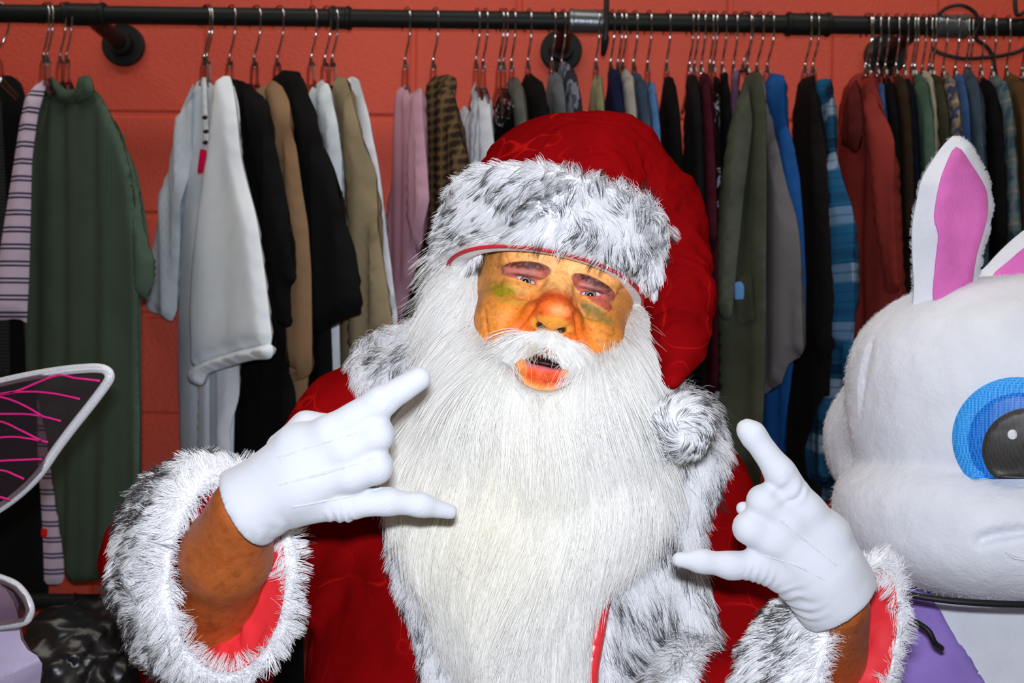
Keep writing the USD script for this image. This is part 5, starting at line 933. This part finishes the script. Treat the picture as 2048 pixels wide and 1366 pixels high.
def ear(poly, inner, sl):
    (v, f), uv = pillow(poly, sl, thick=0.020, edge=0.03, step=0.010, curve=70, fold=lambda u, w: 0.004 * (meshkit.fbm(np.stack([u * 30, w * 16, u * 0], 1), 3, 4) - 0.5))
    ep = obj('ear', (v, f), 'plush', rabbit)
    (v2, f2), uv = pillow(inner, sl, thick=0.004, edge=0.008, step=0.007, off=0.0225, curve=60, fold=lambda u, w: 0.007 * (meshkit.fbm(np.stack([u * 26, w * 14, u * 0 + 3], 1), 3, 6) - 0.5))
    obj('ear_lining', (v2, f2), 'pink_plush', ep, label='pink ear lining')
    st, p, nm, near = grow((v, f), 2500, 0.0040, drift(np.array([0, -0.2, 0.4]), 5, 40, 0.8), rg, rim=True, lift=1.0, keys=3, jitter=0.5, clump=0.5, tuft=8)
    hair('pile', st, np.array([0.74, 0.77, 0.82]), ep, width=0.00022, tip=0.4)
ear([(1838, 640), (1828, 560), (1824, 460), (1832, 410), (1842, 360), (1872, 310), (1898, 278), (1915, 270), (1934, 284), (1954, 318), (1974, 362), (1981, 412), (1976, 452), (1960, 520), (1950, 580), (1946, 640)],
    [(1868, 600), (1872, 520), (1876, 470), (1866, 432), (1878, 370), (1898, 318), (1912, 294), (1926, 300), (1948, 334), (1972, 378), (1976, 420), (1970, 456), (1952, 520), (1940, 584), (1905, 600)], Slab(1900, 1.11, 60, -0.010))
ear([(1955, 640), (1952, 560), (1975, 530), (2010, 492), (2060, 452), (2130, 420), (2200, 412), (2228, 440), (2200, 500), (2130, 560), (2060, 600), (2020, 640)],
    [(1984, 556), (2020, 520), (2070, 480), (2140, 446), (2196, 436), (2180, 490), (2110, 546), (2040, 576)], Slab(2060, 1.15, 60, 0.006))
whisk = [spline(np.array([P(2012 + 9 * i, 1104 + 3 * i, 0.930 - 0.001 * i), P(2026 + 9 * i, 1116 + 2 * i, 0.926), P(2040 + 9 * i, 1118 + i, 0.922)]), 8) for i in range(5)]
for wk in whisk: 
    px_, py_ = 1024 + wk[:, 0] / wk[:, 1] * FPX, 683 - wk[:, 2] / wk[:, 1] * FPX; Y = rh_.depth(px_, py_, 0.86, 1.2, 0.001) - 0.004
    obj('whisker', tube(np.stack([(px_ - 1024) / FPX * Y, Y, (683 - py_) / FPX * Y], 1), 0.0006, 5), 'white_felt', rhp)
rb = Vol(np.arange(0.22, 0.98, 0.012), np.arange(0.94, 1.5, 0.012), np.arange(FLOOR - 0.012, -0.16, 0.012)); TC = P(2100, 1560, 1.22)
rb.ell(TC, (0.25, 0.165, 0.36), None, 0.03).ell(TC + np.array([0, 0, -0.30]), (0.24, 0.17, 0.25), None, 0.05)
for s in (-1, 1):
    rb.chain([TC + np.array([s * 0.19, 0, 0.20]), TC + np.array([s * 0.27, -0.02, -0.02]), TC + np.array([s * 0.28, -0.06, -0.26])], [0.075, 0.068, 0.07], 0.03)
    rb.chain([TC + np.array([s * 0.12, 0, -0.40]), np.array([TC[0] + s * 0.13, TC[1], FLOOR + 0.12])], [0.11, 0.085], 0.03); rb.cone(np.array([TC[0] + s * 0.13, TC[1] + 0.03, FLOOR + 0.075]), np.array([TC[0] + s * 0.15, TC[1] - 0.12, FLOOR + 0.07]), 0.075, 0.068, 0.03)
bm, bmf = rb.mesh(); bm = bm + vnormals(bm, bmf) * (0.016 * np.abs(meshkit.fbm(bm * np.array([14, 14, 6.0]), 3, 8) - 0.5) * 2)[:, None]; obj('body', (bm, bmf), 'plush', rabbit)
obj('rim', tube(spline(np.array([P(1770, 1168, 1.03), P(1810, 1187, 1.01), P(1880, 1199, 0.995), P(1960, 1206, 0.985), P(2060, 1209, 0.98), P(2180, 1208, 0.985), P(2320, 1196, 1.0)]), 40), 0.0035, 8), 'black_rubber', rhp, label='dark rim along the bottom of the plush head')
vs = Vol(np.arange(0.24, 0.96, 0.006), np.arange(0.98, 1.46, 0.006), np.arange(-0.75, -0.13, 0.006))
vs.ell(TC, (0.262, 0.178, 0.372), None, 0.0)
for s in (-1, 1): vs.cone(TC + np.array([s * 0.17, 0, 0.22]), TC + np.array([s * 0.235, -0.005, 0.12]), 0.088, 0.092, 0.03)
def opening(X, Y, Z):
    px = 1024 + X / Y * FPX; py = 683 - Z / Y * FPX; edge = 1866 + (py - 1200) * 0.62; mid = 2100
    return np.where(Y < TC[1], np.maximum(edge - px, px - (2 * mid - edge)) / FPX, 1.0) * np.ones_like(X + Y + Z)
vs.fn(g_lo(vs), g_hi(vs), opening, 0.0, 'cut')
vs.ell(TC, (0.252, 0.167, 0.362), None, 0.0, 'cut')
vv, vf = vs.mesh(); vv = relax(vv, vf, 2, 0.4); vv = vv + vnormals(vv, vf) * (0.010 * np.abs(meshkit.fbm(vv * np.array([20, 20, 9.0]), 3, 12) - 0.5) * 2)[:, None]; vp = obj('vest', (vv, vf), 'purple_cloth', rabbit, label='purple vest open at the front')
for dx in (14, 22, 62):
    sp = spline(np.array([(1860 - dx, 1215), (1900 - dx, 1275), (1960 - dx, 1372)], float), 24); sY = vs.depth(sp[:, 0], sp[:, 1], 0.98, 1.3, 0.002); ok = ~np.isnan(sY); sp, sY = sp[ok], sY[ok] - 0.0004
    if len(sp) > 3: obj('seam', tube(np.stack([(sp[:, 0] - 1024) / FPX * sY, sY, (683 - sp[:, 1]) / FPX * sY], 1), 0.0008, 6), 'purple_cloth', vp)
lp = P(1856, 1268, 1.02)
obj('loop', tube(spline([lp + np.array([-0.012, 0.012, 0.012]), lp + np.array([0.0, 0, 0.004]), lp + np.array([0.006, -0.002, -0.008]), lp + np.array([0.016, 0.004, -0.016])], 16), 0.003, 8), 'black_rubber', vp, label='black fastening loop')

# ------------------------------------------------------------------ fairy wings, lavender gown, black bag at the left edge
mat('wing_net', {'tr': ('transparent_bsdf', {'color': (0.70, 0.64, 0.66)}), 'p': ('principled_bsdf', {'base_color': (0.30, 0.22, 0.26), 'roughness': 0.4}), 'm': ('mix_closure', {'fac': 0.045})}, [('tr.BSDF', 'm.closure1'), ('p.BSDF', 'm.closure2')], surface='m.closure')
mat('wing_rim', {'t': ('texture_coordinate', {}), 'n': ('noise_texture', {'scale': 700.0, 'detail': 2.0}), 'r': ('rgb_ramp', {'ramp': [(0.35, (0.66, 0.70, 0.74)), (0.65, (0.92, 0.94, 0.96))]}), 'p': ('principled_bsdf', {'roughness': 0.3, 'specular_ior_level': 0.6}), 'tr': ('transparent_bsdf', {'color': (0.9, 0.95, 1.0)}), 'm': ('mix_closure', {'fac': 0.85})},
    [('t.object', 'n.vector'), ('n.fac', 'r.fac'), ('r.color', 'p.base_color'), ('tr.BSDF', 'm.closure1'), ('p.BSDF', 'm.closure2')], surface='m.closure')
plain('pink_glitter', S(220, 40, 130), rough=0.35, bump=0.3, scale=900); plain('lavender_satin', S(176, 166, 196), rough=0.42, bump=0.2, scale=200, var=0.12, vscale=10, spec=0.4)
WY = 1.02; wp = lambda pts, y=WY: np.array([P(a, b, y + 0.0002 * (120 - a)) for a, b in pts])
wing = thing('fairy_wings', 'sheer fairy wing with white glitter rim and pink veins at the left edge', 'costume wings')
out_px = [(-300, 905), (-160, 820), (-60, 782), (0, 765), (60, 752), (120, 742), (170, 737), (200, 737), (215, 743), (219, 755), (210, 772), (180, 812), (145, 856), (112, 900), (80, 946), (45, 982), (0, 1016), (-60, 1050), (-180, 1095), (-300, 1110)]
rim = spline(wp(out_px), 150); obj('rim', tube(rim, 0.0050, 10), 'wing_rim', wing); obj('wire', tube(spline(wp([(a + (3 if b < 760 else -3), b + 2) for a, b in out_px], WY - 0.0055), 120), 0.0011, 6), 'white_felt', wing)
sl = Slab(120, WY, 60, 0.0); (v, f), uv = pillow(out_px, sl, thick=0.0006, edge=0.004, step=0.012, back=0.2); obj('membrane', (v, f), 'wing_net', wing, label='sheer grey net')
for vn in ([(-60, 790), (20, 786), (110, 752), (150, 756), (200, 762)], [(-120, 850), (-20, 795), (40, 784), (100, 786), (160, 798)], [(-40, 790), (10, 796), (50, 812), (84, 832)], [(-160, 860), (-40, 832), (20, 828), (70, 830), (122, 842)], [(-60, 840), (0, 843), (40, 860), (84, 882)], [(-120, 900), (-30, 880), (30, 874), (96, 884)], [(-80, 930), (0, 922), (40, 920), (84, 918)], [(-80, 935), (0, 940), (30, 950), (48, 958)], [(-60, 980), (0, 994), (20, 1000)]):
    obj('vein', tube(spline(np.array([P(a, b, WY - 0.004) for a, b in vn]), 30), 0.0013, 6), 'pink_glitter', wing)
lw = [(-300, 1118), (-120, 1130), (-40, 1146), (0, 1157), (30, 1170), (50, 1192), (60, 1215), (58, 1232), (48, 1243), (10, 1250), (-100, 1262), (-300, 1250)]
obj('rim', tube(spline(wp(lw, 1.0), 80), 0.0045, 10), 'wing_rim', wing, label='rim of the lower wing'); (v, f), uv = pillow(lw, Slab(0, 1.0, 60, 0.0), thick=0.0006, edge=0.004, step=0.014, back=0.2); obj('membrane', (v, f), 'wing_net', wing)
gown = thing('gown', 'creased lavender satin gown in the bottom left corner under the fairy wing', 'gown', at=W(P(-60, 683, 1.08) * np.array([1, 1, 0]) + np.array([0, 0, FLOOR])))
obj('skirt', pillow([(-420, 1170), (-200, 1150), (-40, 1150), (0, 1158), (26, 1184), (44, 1222), (54, 1272), (74, 1300), (100, 1306), (99, 1322), (88, 1350), (82, 1400), (110, 1700), (160, 2300), (220, 3000), (240, 3330), (-560, 3330), (-500, 2200)], Slab(-60, 1.09, 60, 0.006), thick=0.05, edge=0.09, step=0.014, fold=lambda u, v: folds(6, 0.016, 9)(u, v) + 0.03 * np.abs(meshkit.fbm(np.stack([u * 9, v * 12, u * 0], 1), 4, 5) - 0.5), back=0.8)[0], 'lavender_satin', gown)
plain('bin_liner', (0.012, 0.012, 0.013), rough=0.3, bump=0.4, scale=20, spec=0.5)
bg = Vol.box(P(140, 1700, 1.52) - np.array([0.20, 0.14, 0.14]), P(140, 1230, 1.52) + np.array([0.22, 0.16, 0.05]), 0.008)
bg.chain([P(150, 1262, 1.56), P(150, 1330, 1.54), P(150, 1480, 1.52), P(150, 1640, 1.52)], [0.035, 0.10, 0.125, 0.13], 0.03)
gv, gf = bg.mesh(); gn = vnormals(gv, gf); gv = gv + gn * (0.04 * np.abs(meshkit.fbm(gv * 14, 3, 3) - 0.5) * 2 - 0.015)[:, None]
bagp = thing('bag', 'shiny black plastic bag hanging from the low rail', 'bag', at=W(P(150, 1640, 1.52))); obj('sack', (gv, gf), 'bin_liner', bagp); obj('tie', tube(spline([P(150, 1270, 1.56), P(146, 1215, 1.60), P(150, 1192, 1.70), P(158, 1215, 1.72)], 20), 0.006, 8), 'black_rubber', bagp)
